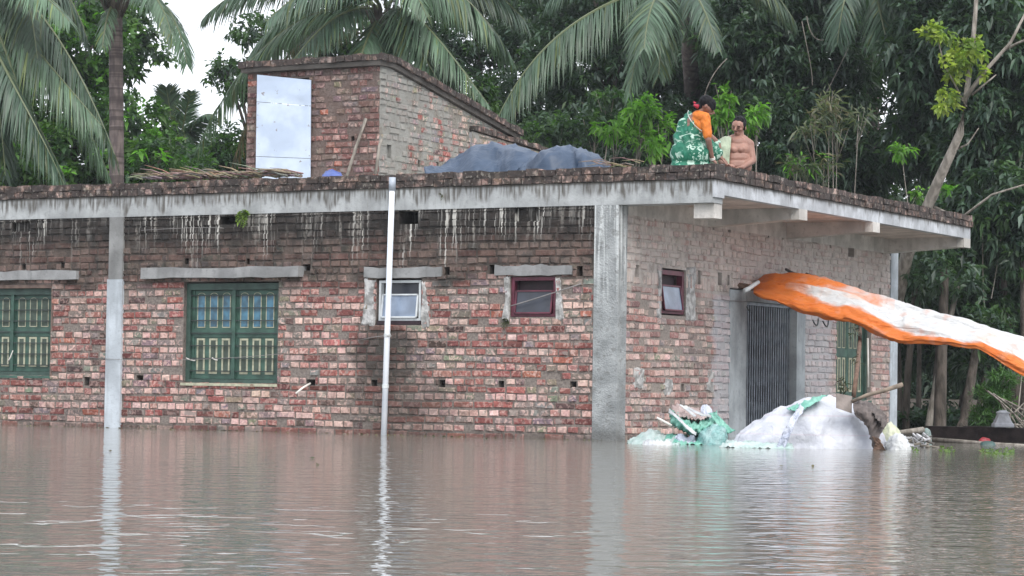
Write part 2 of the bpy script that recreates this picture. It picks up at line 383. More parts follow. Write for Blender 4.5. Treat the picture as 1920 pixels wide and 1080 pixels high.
def water():
    n = N('muddy_flood_water'); o = n.xyz()
    c = n.mix(n.rng(n.noise(.35, 3), .3, .7), (.188, .180, .155), (.170, .165, .148))
    # ripples: long low swell, wind wavelets in patches, fine chop
    R_ = n.nd('ShaderNodeMapping'); R_.inputs['Rotation'].default_value = (0, 0, -YAW); n.put(R_.inputs[0], n.pos())
    v = R_.outputs[0]
    v1 = n.scl(v, (1.0, 1.25, 1.0))
    w1 = n.noise(4.2, 2, v1, .5, .3); w2 = n.noise(9.0, 2, v1, .5, .4); w3 = n.noise(30, 2, v1)
    patch = n.rng(n.noise(.22, 2, n.scl(v, (1.0, .5, 1))), .42, .62, .35, 1.25)
    h = n.ma('ADD', n.ma('MULTIPLY', w1, 1.0), n.ma('MULTIPLY', n.ma('MULTIPLY', w2, .30), patch))
    h = n.ma('ADD', h, n.ma('MULTIPLY', n.ma('MULTIPLY', w3, .010), patch))
    dd = n.nd('ShaderNodeVectorMath', operation='DISTANCE'); n.put(dd.inputs[0], n.pos()); dd.inputs[1].default_value = (6.0, -16.2, 0); sp = n.ma('MULTIPLY', n.rng(n.noise(3.6, 1, n.scl(v, (1.0, .8, 1.0)), dist=.3), .60, .70), n.rng(dd.outputs['Value'], .8, 2.4, 1.0, 0.0)); h = n.ma('ADD', h, n.ma('MULTIPLY', n.ma('MULTIPLY', n.noise(8, 1, n.scl(v, (1.0, 1.1, 1.0))), sp), 2.6))
    n.bump(h, 1.0, .0125)
    n.b.inputs['IOR'].default_value = 1.33
    n.fin(c, .055, 0, .5)
    V = [(-400, -200, 0), (400, -200, 0), (400, 300, 0), (-400, 300, 0)]
    tag(link('water', V, [(0, 1, 2, 3)], n.m), kind='structure')
water()
# ------------------------------------------------------------------ the house
house = thing('brick_house', (0, 0, 0), 'single storey unplastered brick house standing in flood water', 'house')
LU, LN = (1, 0, 0), (0, -1, 0); RU, RN = (0, 1, 0), (1, 0, 0)
def LX(px, py=600): return on(px, py, 1, 0)[0]
def RY(px, py=600): return on(px, py, 0, 0)[1]
lopens = [(-9.14, -7.79, .62, 1.74, .5), (-5.78, -4.42, .56, 1.76, .5), (-3.07, -2.47, 1.25, 1.78, .5), (-1.32, -.75, 1.34, 1.79, .5)]
def h_l(px, py, w, h, d=.18): p = on(px, py, 1, 0); return (p[0]-w/2, p[0]+w/2, p[2]-h/2, p[2]+h/2, d)
lholes = [h_l(350, 490, .06, .07), h_l(465, 490, .05, .07), h_l(118, 497, .06, .07), h_l(45, 500, .06, .07), h_l(262, 709, .10, .07), h_l(163, 715, .08, .10),
          h_l(583, 717, .12, .07), h_l(829, 719, .08, .08), h_l(940, 720, .07, .07), h_l(1075, 721, .08, .07), h_l(430, 413, .26, .10), h_l(40, 425, .28, .12, .06), h_l(766, 408, .26, .15, .3),
          h_l(988, 402, .30, .15, .05), h_l(278, 505, .06, .07), h_l(575, 502, .10, .07), h_l(838, 508, .07, .09), h_l(924, 505, .08, .10), h_l(1087, 508, .07, .11), h_l(702, 718, .08, .07)]
brick_wall('front_wall', (0, 0, 0), LU, LN, -11.2, -.27, -.28, 2.56, (MT['brickL'], MT['mortarL']), house, lholes, lopens, soldiers=[(1.80, 1.92)])
ropens = [(1.11, 1.78, 1.40, 1.93, .3), (3.01, 5.36, -.5, 1.78, .5), (6.45, 7.72, .45, 1.72, .4)]
def h_r(px, py, w, h, d=.18): p = on(px, py, 0, 0); return (p[1]-w/2, p[1]+w/2, p[2]-h/2, p[2]+h/2, d)
rholes = [h_r(1213, 400, .26, .07), h_r(1249, 405, .05, .10), h_r(1301, 413, .24, .07), h_r(1338, 424, .05, .09), h_r(1368, 428, .08, .10), h_r(1406, 433, .04, .10), h_r(1441, 439, .04, .09), h_r(1468, 443, .04, .09),
          h_r(1195, 508, .10, .13), h_r(1311, 520, .08, .16), h_r(1350, 523, .12, .15), h_r(1366, 525, .06, .12), h_r(1528, 451, .17, .07), h_r(1557, 458, .06, .10), h_r(1596, 470, .22, .17),
          h_r(1654, 472, .06, .08), h_r(1611, 541, .09, .12), h_r(1650, 547, .08, .10), h_r(1280, 727, .07, .08)]
brick_wall('side_wall', (0, 0, 0), RU, RN, .18, 8.42, -.28, 2.47, (MT['brickR'], MT['mortarR']), house, rholes, ropens, soldiers=[(1.72, 1.88)], smear=.14, ch=.0825, pal=PAL, mort=(.21, .185, .165))
m = M()      # unseen rear walls, floor and ceiling close the rooms
m.box((-11.2, 8.5, -.6), (-.02, 8.7, 2.55)); m.box((-11.4, .02, -.6), (-11.2, 8.7, 2.55)); m.box((-11.2, 3.6, -.6), (-.5, 3.7, 2.55)); 
m.build('rear_wall', MT['lintel'], house)
# slab, beams
def prism(m, prof, axis, a, b, mm=0, c=(1, 1, 1)):
    """extrude a closed profile of 2-D points along a world axis"""
    k = len(prof); put = (lambda p, t: (t, p[0], p[1])) if axis == 0 else (lambda p, t: (p[0], t, p[1]))
    vs = [put(p, a) for p in prof]+[put(p, b) for p in prof]
    m.add(vs, [tuple(range(k))]+[tuple(range(2*k-1, k-1, -1))]+[(i, i+k, (i+1) % k+k, (i+1) % k) for i in range(k)], mm, c)
m = M(); m.box((-11.3, -.015, 2.56), (1.13, .25, 2.812)); m.build('front_beam', MT['fascia'], house)
m = M(); m.box((-11.3, .25, 2.69), (1.05, 8.42, 2.81)); m.box((-.25, .25, 2.47), (.005, 8.42, 2.69)); m.build('roof_slab', MT['soffit'], house)
m = M()
V = [(1.05, .25), (1.15, .25)]
m.box((1.052, .252, 2.655), (1.15, 8.42, 2.812)); m.box((1.132, -.014, 2.62), (1.152, .25, 2.811)); m.build('slab_edge', MT['fasciaR'], house)
m = M(); m.box((-.2, .252, 2.665), (1.05, 8.4, 2.688)); m.build('soffit', MT['soffit_pink'], house)
for i, (y0, y1) in enumerate(((2.36, 2.58), (4.72, 4.94), (8.16, 8.40))):
    m = M(); prism(m, [(0.006, 2.47), (1.05, 2.535), (1.05, 2.664), (0.006, 2.664)], 1, y0, y1); m.box((1.052, y0-.02, 2.53), (1.158, y1, 2.654)); m.build('cantilever_beam', MT['soffit'] if i < 2 else MT['soffit'], house)
m = M(); m.box((.88, .06, 2.40), (1.12, .26, 2.558)) ; m.build('beam_stub', MT['soffit'], house)
# columns
m = M(); m.box((-.272, -.022, -.4), (.022, .20, 2.558)); m.build('corner_column', MT['corner'], house)
m = M(); m.box((-6.905, -.045, -.4), (-6.675, .1, 1.80)); m.build('column', MT['col_pale'], house, label='pale lower half of the column on the front wall')
m = M(); m.box((-6.893, -.036, 1.802), (-6.685, .1, 2.558)); m.build('column', MT['col_dark'], house)
m = M(); m.box((-.1, 8.42, -.4), (.02, 8.70, 2.69)); m.build('column', MT['col_pale'], house)
m = M(); m.box((-.3, 3.0, -.4), (.014, 3.50, 1.76)); m.box((-.3, 5.08, -.4), (.012, 5.36, 1.70)); m.box((-.1, 3.501, 1.64), (.01, 5.079, 1.78)); m.build('gate_jamb', MT['jamb'], house)
# cement smears round the small windows
n = N('cement_smear'); cc = n.mix(n.rng(n.noise(14, 4), .35, .65), (.24, .24, .235), (.50, .50, .50)); n.bump(n.noise(30, 4), .9, .02); n.fin(cc, .9)
def smear(pts, d, parent=house, side='L', name='cement_patch'):
    m = M(); k = len(pts); g = (lambda u, z, q: (u, -q, z)) if side == 'L' else (lambda u, z, q: (q, u, z))
    cx, cz = sum(p[0] for p in pts)/k, sum(p[1] for p in pts)/k
    out = []
    for i in range(k):
        a, b = pts[i], pts[(i+1) % k]
        for t in range(5):
            q = t/5; out.append((a[0]+(b[0]-a[0])*q+rnd.uniform(-.012, .012), a[1]+(b[1]-a[1])*q+rnd.uniform(-.012, .012)))
    K = len(out); vs = [g(*p, .0) for p in out]+[g(cx+(p[0]-cx)*.86, cz+(p[1]-cz)*.93, d+rnd.uniform(-.006, .006)) for p in out]+[g(cx, cz, d)]
    fs = [(i, (i+1) % K, (i+1) % K+K, i+K) for i in range(K)]+[(i+K, (i+1) % K+K, 2*K) for i in range(K)]
    m.add(vs, fs if side == 'L' else fs); m.build(name, n_smear, parent, smooth=False)
n_smear = n.m
smear([(-3.27, 1.25), (-3.09, 1.22), (-3.075, 1.76), (-3.24, 1.80), (-3.22, 1.5)], .022); smear([(-2.46, 1.20), (-2.34, 1.22), (-2.38, 1.5), (-2.42, 1.74), (-2.467, 1.74)], .022)
smear([(-1.42, 1.28), (-1.325, 1.30), (-1.325, 1.79), (-1.40, 1.79), (-1.37, 1.55)], .02); smear([(-.745, 1.29), (-.64, 1.31), (-.66, 1.55), (-.70, 1.77), (-.745, 1.77)], .02)
smear([(.98, 1.36), (1.1, 1.34), (1.105, 1.98), (1.0, 1.9), (1.03, 1.6)], .018, side='R'); smear([(1.785, 1.34), (2.05, 1.35), (2.0, 1.7), (2.02, 2.0), (1.785, 1.96)], .018, side='R')
smear([(.42, .58), (.66, .56), (.68, .78), (.45, .80)], .022, side='R'); smear([(1.2, .5), (1.45, .5), (1.42, .68), (1.22, .7)], .02, side='R'); smear([(2.35, .55), (2.55, .52), (2.58, .78), (2.4, .8)], .02, side='R')
# lintels
for (a, b, z0, z1, d) in ((-9.6, -7.37, 1.80, 1.915, .07), (-6.34, -4.07, 1.805, 1.925, .12), (-3.23, -2.20, 1.79, 1.905, .035), (-1.51, -.54, 1.80, 1.915, .03)):
    m = M(); k = 10
    top = [z1+rnd.uniform(-.012, .012) for _ in range(k+1)]; bot = [z0+rnd.uniform(-.008, .008) for _ in range(k+1)]; de = [d+rnd.uniform(-.008, .008) for _ in range(k+1)]
    vs = []
    for i in range(k+1):
        x = a+(b-a)*i/k; vs += [(x, .05, bot[i]), (x, -de[i], bot[i]), (x, -de[i]+.006, top[i]), (x, .05, top[i])]
    fs = [(i*4+j, i*4+(j+1) % 4, (i+1)*4+(j+1) % 4, (i+1)*4+j) for i in range(k) for j in range(4)]+[(3, 2, 1, 0), (k*4, k*4+1, k*4+2, k*4+3)]
    m.add(vs, fs); m.build('lintel', MT['lintel'], house)
# ---- windows
MT['green'] = simple('faded_green_paint', (.045, .105, .080), .5, .35, 7, .15)
MT['green_frame'] = simple('dark_green_frame_paint', (.045, .085, .070), .55, .35, 9, .15)
MT['cream'] = simple('cream_paint', (.42, .42, .31), .6, .25, 20)
MT['pane'] = simple('blue_tinted_pane', (.05, .16, .24), .12, .5, 9)
MT['panel_dark'] = simple('dark_green_panel', (.060, .085, .066), .6, .3, 12)
MT['bar'] = simple('dark_iron_bar', (.035, .045, .045), .6, .3, 20)
class Fr:
    """axis-aligned boxes in a wall's own frame: u along the wall, z up, d outwards"""
    def __init__(s, side): s.m = M(); s.s = side
    def p(s, u, z, d): return (u, -d, z) if s.s == 'L' else (d, u, z)
    def box(s, u0, u1, z0, z1, d0, d1, m=0): s.m.box(s.p(u0, z0, d0), s.p(u1, z1, d1), m)
    def build(s, *a, **k): return s.m.build(*a, **k)
def arch(fr, u0, u1, z0, z1, d, t, m):       # cream outline of a tall arched pane
    fr.box(u0, u0+t, z0+t+.001, z1-.02, d, d+.006, m); fr.box(u1-t, u1, z0+t+.001, z1-.02, d, d+.006, m); fr.box(u0, u1, z0, z0+t, d, d+.006, m)
    k = 8; cu, r = (u0+u1)/2, (u1-u0)/2; vs = []; fs = []
    for i in range(k+1):
        q = math.pi*i/k
        for rr in (r, r-t*.9): vs.append(fr.p(cu+rr*math.cos(q), z1-.02+rr*.62*math.sin(q), d+.006))
    for i in range(k): fs.append((2*i, 2*i+1, 2*i+3, 2*i+2))
    fr.m.add(vs, fs, m)
def shutter_window(u0, u1, z0, z1, side, glass, bars=True, label=None):
    f = Fr(side); t = .055
    f.box(u0, u0+t, z0, z1, -.14, -.055); f.box(u1-t, u1, z0, z1, -.14, -.055); f.box(u0+t+.001, u1-t-.001, z1-t*1.4, z1, -.14, -.056); f.box(u0+t+.001, u1-t-.001, z0, z0+t*.8, -.14, -.056)
    win = f.build('window', MT['green_frame'], house, label=label)
    cu = (u0+u1)/2; zm = z0+(z1-z0)*.50
    for (a, b) in ((u0+t+.004, cu-.004), (cu+.004, u1-t-.004)):
        f = Fr(side); za, zb = z0+t*.8+.004, z1-t*1.4-.004
        f.box(a, b, za, zb, -.132, -.102, 0)
        f.box(a, a+.035, za, zb, -.101, -.092, 0); f.box(b-.035, b, za, zb, -.101, -.092, 0); f.box(a+.036, b-.036, zm-.05, zm+.045, -.101, -.092, 0)
        w = (b-a-.07)/3
        for i in range(3):
            p, q = a+.035+w*i+w*.20, a+.035+w*(i+1)-w*.16
            f.box(p+.004, q-.004, zm+.078, zb-.06, -.1015, -.097, 2 if glass else 3); arch(f, p, q, zm+.065, zb-.045, -.1015, .010, 1)
            f.box(p+.02, q-.02, za+.085, zm-.085, -.1015, -.098, 3)
            for (s_, e_) in ((p, p+.022), (q-.022, q)): f.box(s_, e_, za+.0865, zm-.0865, -.1015, -.094, 1)
            f.box(p, q, za+.06, za+.085, -.1015, -.094, 1); f.box(p, q, zm-.085, zm-.062, -.1015, -.094, 1)
        f.build('shutter', [MT['green'], MT['cream'], MT['pane'], MT['panel_dark']], win)
    if bars:
        f = Fr(side); nb = 7
        for i in range(nb):
            z = z0+(z1-z0)*(.12+.76*i/(nb-1)); f.box(u0+t, u1-t, z-.006, z+.006, -.080, -.068, 0)
        f.box(cu-.022, cu+.022, z0+t, z1-t*1.4, -.083, -.065, 1); f.build('grille', [MT['bar'], MT['green']], win)
    f = Fr(side); f.box(u0-.02, u1+.01, z0-.035, z0-.002, -.13, .018, 0); f.build('sill', MT['cream'] if glass else MT['green'], win)
    return win
MT['pale_sill'] = simple('pale_green_sill', (.25, .32, .28), .7, .3)
shutter_window(-9.14, -7.79, .62, 1.70, 'L', False, True, 'green shuttered window at the left end of the front wall')
shutter_window(-5.78, -4.42, .56, 1.745, 'L', True, True, 'green shuttered window with blue arched panes')
shutter_window(6.45, 7.72, .45, 1.70, 'R', False, False, 'green shuttered window on the side wall')
m = M(); m.box((-9.14, -.01, 1.702), (-7.79, .08, 1.745)); m.box((-7.788, -.012, .62), (-7.765, .05, 1.70)); m.build('door_trim', simple('bare_timber', (.17, .12, .10), .8, .3), house)
MT['white_paint'] = simple('white_painted_metal', (.62, .66, .68), .4, .15, 10); MT['maroon'] = simple('maroon_paint', (.11, .018, .038), .45, .3, 9)
MT['glass_d'] = simple('dusty_glass', (.035, .04, .055), .3, .3, 5); MT['glass_p'] = simple('pale_curtained_glass', (.24, .30, .40), .2, .3, 4); MT['interior_d'] = simple('dark_interior_fill', (.022, .008, .014), .6, .3)  # last one: near-black fill for the unlit inside of small windows
def hopper(u0, u1, z0, z1, frame, glass, dark, side, tilt, label, bars=2, t=.028):
    f = Fr(side)
    for a in ((u0, u0+t, z0, z1), (u1-t, u1, z0, z1), (u0+t+.001, u1-t-.001, z1-t, z1), (u0+t+.001, u1-t-.001, z0, z0+t)): f.box(*a, -.09, -.02)
    w = f.build('window', frame, house, label=label)
    zc = z0+(z1-z0)*.32; zt = z0+(z1-z0)*.68
    f = Fr(side); m = f.m; P0 = lambda u, z, d: np.array(f.p(u, z, d))
    a, b = u0+t+.01, u1-t-.01; U_ = P0(b, 0, 0)-P0(a, 0, 0)
    lo, hi = P0(a, z0+.03, tilt), P0(a, z0+(z1-z0)*.66, -.045); Vv = hi-lo; Nn = nrm(np.cross(U_, Vv))*(1 if side == 'L' else 1)*.012
    m.slab(lo, U_, Vv, Nn*.4, 1)
    for (o_, u_, v_) in ((lo, U_, Vv*.06), (lo+Vv*.94, U_, Vv*.06), (lo, U_*.04, Vv), (lo+U_*.96, U_*.04, Vv)): m.slab(o_-Nn*.5, u_, v_, Nn*2, 0)
    f.build('tilting_sash', [frame, glass], w)
    f = Fr(side)
    f.box(a, b, z0+.01, z1-.01, -.13, -.11, 0)
    f.build('dark_room_panel', dark, w)  # dark sheet standing in for the unlit room behind the sash
    return w
hopper(-3.05, -2.49, 1.30, 1.76, MT['white_paint'], MT['glass_p'], MT['glass_d'], 'L', -.01, 'small white metal window behind the drainpipe')
m = M(); m.box((-3.06, -.0, 1.255), (-2.48, .1, 1.296)); m.build('gap_shade_block', MT['interior_d'], house)  # solid dark block painting the shade of the open gap under the window
hopper(-1.32, -.75, 1.345, 1.785, MT['maroon'], MT['glass_d'], MT['interior_d'], 'L', -.005, 'small maroon metal window on the front wall', t=.04)
f = Fr('R')
hopper(1.13, 1.76, 1.42, 1.91, MT['maroon'], MT['glass_p'], MT['interior_d'], 'R', -.0, 'small maroon metal window on the side wall', t=.05)
# ---- collapsible gate
MT['gate'] = simple('grey_steel_gate', (.19, .22, .255), .45, .3, 10, metal=.3)
f = Fr('R'); n_ = 22
for i in range(n_):
    u = 3.53+(5.05-3.53)*i/(n_-1); f.box(u-.011, u+.011, -.45, 1.63, -.088, -.078)
f.box(3.505, 5.075, 1.60, 1.638, -.115, -.06)
for k, (za, zb) in enumerate(((.1, .42), (.62, .95), (1.12, 1.42))):
    for i in range(n_-1):
        u = 3.53+(5.05-3.53)*i/(n_-1); w = (5.05-3.53)/(n_-1)
        for (p, q) in ((za, zb), (zb, za)):
            a_, b_ = np.array(f.p(u, p, -.105)), np.array(f.p(u+w, q, -.105)); f.m.tube([a_, b_], .007, 4)
f.box(3.51, 3.56, .58, .62, -.07, -.02)
f.build('collapsible_gate', MT['gate'], house)
# ---- drainpipe
pv = N('white_pvc'); c_ = pv.mix(pv.rng(pv.noise(3, 3), .3, .7), (.62, .68, .76), (.76, .80, .86)); pv.fin(c_, .35, 0, .5)
m = M(); a, b = np.array((-2.83, -.085, 2.90)), np.array((-2.89, -.10, -.5)); m.tube([a, a+(b-a)*.5, b], .034, 14, 0); m.tube([a+(0, 0, .03), a-(0, 0, .12)], .040, 14, 1); 
pipe = m.build('drainpipe', [pv.m, simple('grey_pvc', (.38, .43, .50), .4, .1)], house, smooth=True)
for z in (1.13, .55): q = a+(b-a)*((2.9-z)/3.4); m = M(); m.tube([q+(0, .0, -.02), q+(0, 0, .02)], .039, 12); m.build('pipe_clip', MT['white_paint'], pipe)
# ---- parapets of two dark brick courses
def coping(a, b, nrm_side, z, h, wd, name, parent, side, tops=True, courses=2):
    a, b = np.array(a, float), np.array(b, float); L = np.linalg.norm(b-a); u = (b-a)/L; nn = np.array(nrm_side, float); m = M(); ch = h/courses
    Z = np.array([0, 0, 1.0])
    if abs(u[2]) > .01: Z = nrm(Z-u*(u@Z))
    m.slab(a+Z*.002-nn*.012, u*L, -nn*(wd-.024), Z*(h-.012), 1, (.10, .085, .075))
    for c in range(courses):
        t = -.02*c
        while t < L:
            w = rnd.uniform(.118, .135) if c % 2 == 0 else rnd.uniform(.115, .25); w = min(w, L-t+.01); t0 = max(t, 0)
            if rnd.random() > .03:
                col = pick([((.13, .092, .080), 5), ((.085, .07, .064), 4), ((.20, .14, .118), 3), ((.25, .20, .175), 1)]); pr = rnd.uniform(-.012, .016)
                dz = [rnd.uniform(-.005, .005) for _ in range(2)]
                o_ = a+u*(t0+.004)+Z*(ch*c+.004+dz[0])+nn*pr
                m.slab(o_, u*max(w-.012, .02)+Z*rnd.uniform(-.004, .004), -nn*(wd*.98), Z*(ch-.010+dz[1]+(rnd.uniform(-.004, .010) if c == courses-1 else 0)), 0, col)
            t += w
    return m.build(name, [MT['cbrick'+side], MT['cmortar'+side]], parent, col=True)
coping((-11.3, -.035, 2.813), (1.165, -.035, 2.813), (0, -1, 0), 0, .16, .27, 'parapet', house, 'L')
coping((1.172, .245, 2.813), (1.172, 8.42, 2.813), (1, 0, 0), 0, .155, .25, 'parapet', house, 'R')
# ---- stair tower on the roof
TPAL = [((.16, .075, .070), 4), ((.12, .07, .066), 4), ((.22, .11, .10), 3), ((.30, .20, .18), 2), ((.27, .10, .075), 1)]
TX0, TX1, TY = -6.66, -4.63, 2.5
ztop = lambda y: 4.60 if y < 2.75 else 4.60-(y-2.75)*(4.60-3.98)/(6.1-2.75)
m = M(); prism(m, [(TY-.09, 4.60), (2.75, 4.605), (6.12, 3.99), (6.12, 4.05), (2.75, 4.665), (TY-.09, 4.66)], 0, TX0-.05, TX1+.05)
tower = m.build('stair_tower', MT['slabdark'], house, label='brick stair tower on the flat roof with a sloping top')
OFF[tower.name] = np.array((0, 0, 0.0))
brick_wall('tower_wall', (0, TY, 0), LU, LN, TX0, TX1, 2.815, 4.598, (MT['tbrickL'], MT['tmortarL']), tower, [(-6.62, -6.585, 3.20, 3.26, .1), (-5.05, -5.0, 3.66, 3.72, .1)], [(-6.50, -5.70, 2.815, 4.50, .3)], pal=TPAL, hp=TPAL, smear=.25, mort=(.15, .12, .11))
brick_wall('tower_wall', (TX1, 0, 0), RU, RN, TY, 6.1, 2.815, 4.62, (MT['tbrickR'], MT['tmortarR']), tower, [(3.45, 3.52, 3.40, 3.49, .12), (3.92, 3.99, 3.40, 3.5, .12), (2.68, 2.8, 3.45, 3.62, .05)], (), hp=PAL, smear=.4, mort=(.20, .19, .17), ztop=ztop)
m = M(); m.box((TX0, 6.0, 2.82), (TX1-.01, 6.1, 3.95)); m.box((TX0, TY+.02, 2.82), (TX0+.1, 6.0, 3.98)); m.build('tower_wall', MT['lintel'], tower)
coping((TX0-.08, TY-.11, 4.655), (TX1+.08, TY-.11, 4.665), (0, -1, 0), 0, .085, .3, 'tower_coping', tower, 'L', courses=1)
coping((TX1+.09, TY-.08, 4.66), (TX1+.09, 2.80, 4.66), (1, 0, 0), 0, .085, .25, 'tower_coping', tower, 'R', courses=1)
coping((TX1+.09, 2.76, 4.665), (TX1+.09, 6.15, 4.045), (1, 0, 0), 0, .085, .25, 'tower_coping', tower, 'R', courses=1)
g = N('galvanised_sheet'); o = g.xyz(); c_ = g.mix(g.rng(g.noise(3, 3), .35, .65), (.50, .58, .70), (.62, .70, .80)); g.bump(g.ma('ADD', g.noise(2.2, 2), g.ma('MULTIPLY', g.noise(14, 2), .05)), .6, .06); c_ = g.mix(g.ma('MULTIPLY', g.rng(g.noise(13, 3), .66, .72), .7), c_, (.20, .14, .11)); g.fin(c_, .40, .7)
m = M(); q0, q1 = on(482, 140, 1, 2.40), on(583, 150, 1, 2.45); b0, b1 = on(479, 345, 1, 2.40), on(582, 347, 1, 2.45)
U_ = q1-q0; k = 3; edges = [0, .25, .75, 1]
for i in range(3):
    a0, a1 = q0+(b0-q0)*edges[i], q1+(b1-q1)*edges[i]; c0, c1 = q0+(b0-q0)*(edges[i+1]-.004), q1+(b1-q1)*(edges[i+1]-.004)
    th_ = np.array((0, .014-.003*i, 0)); m.add([a0, a1, c1, c0, a0+th_, a1+th_, c1+th_, c0+th_], [(0, 3, 2, 1), (4, 5, 6, 7), (0, 1, 5, 4), (3, 7, 6, 2), (1, 2, 6, 5), (0, 4, 7, 3)])
m.build('tin_door', g.m, tower, label='bright galvanised sheet door standing in the tower doorway')
# lower stair slab beyond the tower
p0, p1 = on(885, 243, 0, -4.585), on(1047, 284, 0, -4.585)
m = M(); prism(m, [(p0[1], 2.82), (p1[1]+.3, 2.82), (p1[1]+.3, p1[2]-.11), (p0[1], p0[2]-.03)], 0, -4.72, -4.588); m.build('stair_parapet', MT['lintel'], tower)
brick_wall('tower_wall', (-4.585, 0, 0), RU, RN, p0[1], p1[1]+.3, 2.815, p0[2]-.01, (MT['tbrickR'], MT['tmortarR']), tower, (), (), hp=PAL, smear=.4, mort=(.20, .19, .17), ztop=lambda y: p0[2]-.02+(y-p0[1])*(p1[2]-.08-p0[2])/(p1[1]+.3-p0[1]))
coping((-4.555, p0[1], p0[2]-.01), (-4.555, p1[1]+.3, p1[2]-.08), (1, 0, 0), 0, .07, .2, 'tower_coping', tower, 'R', courses=1)
# ------------------------------------------------------------------ vegetation
def leaf_mat(name, rough=.42, tr=.22, spec=.4):
    n = N(name); c = n.attr(); n.fin(c, rough, 0, spec)
    t = n.nd('ShaderNodeBsdfTranslucent'); n.put(t.inputs[0], n.mix(1.0, c, (1.5, 1.7, .7), 'MULTIPLY')); s = n.nd('ShaderNodeMixShader'); s.inputs[0].default_value = tr
    n.t.links.new(n.b.outputs[0], s.inputs[1]); n.t.links.new(t.outputs[0], s.inputs[2]); n.t.links.new(s.outputs[0], n.out.inputs[0]); return n.m
MT['leaf'] = leaf_mat('glossy_leaf', .38, .28); MT['leaf_soft'] = leaf_mat('soft_leaf', .55, .38); MT['frond'] = leaf_mat('palm_leaflet', .42, .14, .45)
def bark(name, a, b, ring=0):
    n = N(name); o = n.xyz()
    c = n.mix(n.rng(n.noise(5, 5, n.scl(n.pos(), (3, 3, .8))), .35, .65), a, b)
    if ring:
        r = n.noise(1, 2, n.vec(n.ma('MULTIPLY', o[0], .8), 0.0, n.ma('MULTIPLY', o[2], ring)))
        c = n.mix(n.ma('MULTIPLY', n.rng(r, .5, .62), .6), c, tuple(q*.5 for q in a)); n.bump(r, .9, .03)
    else: n.bump(n.noise(24, 5, n.scl(n.pos(), (2, 2, .6))), .9, .02)
    return n.fin(c, .95, 0, .2)
MT['bark'] = bark('grey_brown_bark', (.048, .042, .036), (.105, .090, .078)); MT['bark_pale'] = bark('pale_bark', (.16, .145, .125), (.30, .275, .245)); MT['palm_bark'] = bark('palm_bark', (.115, .095, .095), (.20, .165, .155), 14)
MT['rachis'] = simple('palm_rib', (.16, .18, .09), .6, .25)
def leaves(C, D, L, Wd, droop, cols, rg, fold=.25):
    """one folded diamond leaf per row. C base points, D directions, L lengths"""
    n = len(C); D = D/np.linalg.norm(D, axis=1)[:, None]; L = np.asarray(L)[:, None]; Wd = np.asarray(Wd)[:, None]
    up = rg.normal(size=(n, 3))*.45+np.array([0, 0, 1.0]); S = np.cross(D, up); S /= np.linalg.norm(S, axis=1)[:, None]+1e-9; Nn = np.cross(S, D)
    Z = np.array([0, 0, 1.0]); a = C; tip = C+D*L-Z*L*droop; mid = C+D*L*.48-Z*L*droop*.22
    l = mid+S*Wd+Nn*Wd*fold; r = mid-S*Wd+Nn*Wd*fold
    V = np.stack([a, l, tip, r], 1).reshape(-1, 3); i = np.arange(n)*4
    F = np.concatenate([np.stack([i, i+1, i+2], 1), np.stack([i, i+2, i+3], 1)])
    return V, F, np.repeat(cols, 4, 0)
def sprays(lobes, n, per, L, Wd, droop, pal, seed, shell=.35, spread=1.0, upb=.25):
    """leaf whorls at twig ends through the volume of a crown made of ellipsoid lobes (centre, (rx,ry,rz))"""
    rg = np.random.default_rng(seed); w = np.array([r[0]*r[2]+r[1]*r[2] for _, r in lobes]); w = w/w.sum(); k = rg.choice(len(lobes), n, p=w)
    cen = np.array([c for c, _ in lobes])[k]; rad = np.array([r for _, r in lobes])[k]
    d = rg.normal(size=(n, 3)); d /= np.linalg.norm(d, axis=1)[:, None]; rr = (shell+(1-shell)*rg.random(n)**.6)*(1+.16*np.sin(d[:, 0]*7+k)*np.cos(d[:, 2]*6))
    pos = cen+d*rad*rr[:, None]; ax = d*.8+rg.normal(size=(n, 3))*.4+np.array([0, 0, upb]); ax /= np.linalg.norm(ax, axis=1)[:, None]
    pal = np.array(pal); ci = rg.integers(0, len(pal), n); base = pal[ci]*rg.uniform(.72, 1.3, (n, 1))
    C = np.repeat(pos, per, 0); A = np.repeat(ax, per, 0); B = np.repeat(base, per, 0); m = n*per
    D = A*rg.uniform(.1, .9, (m, 1))+rg.normal(size=(m, 3))*.75*spread
    C = C+rg.normal(size=(m, 3))*L*.22
    cols = B*rg.uniform(.8, 1.2, (m, 1)); return leaves(C, D, L*rg.uniform(.6, 1.15, m), Wd*rg.uniform(.7, 1.2, m), droop*1.0, cols, rg)
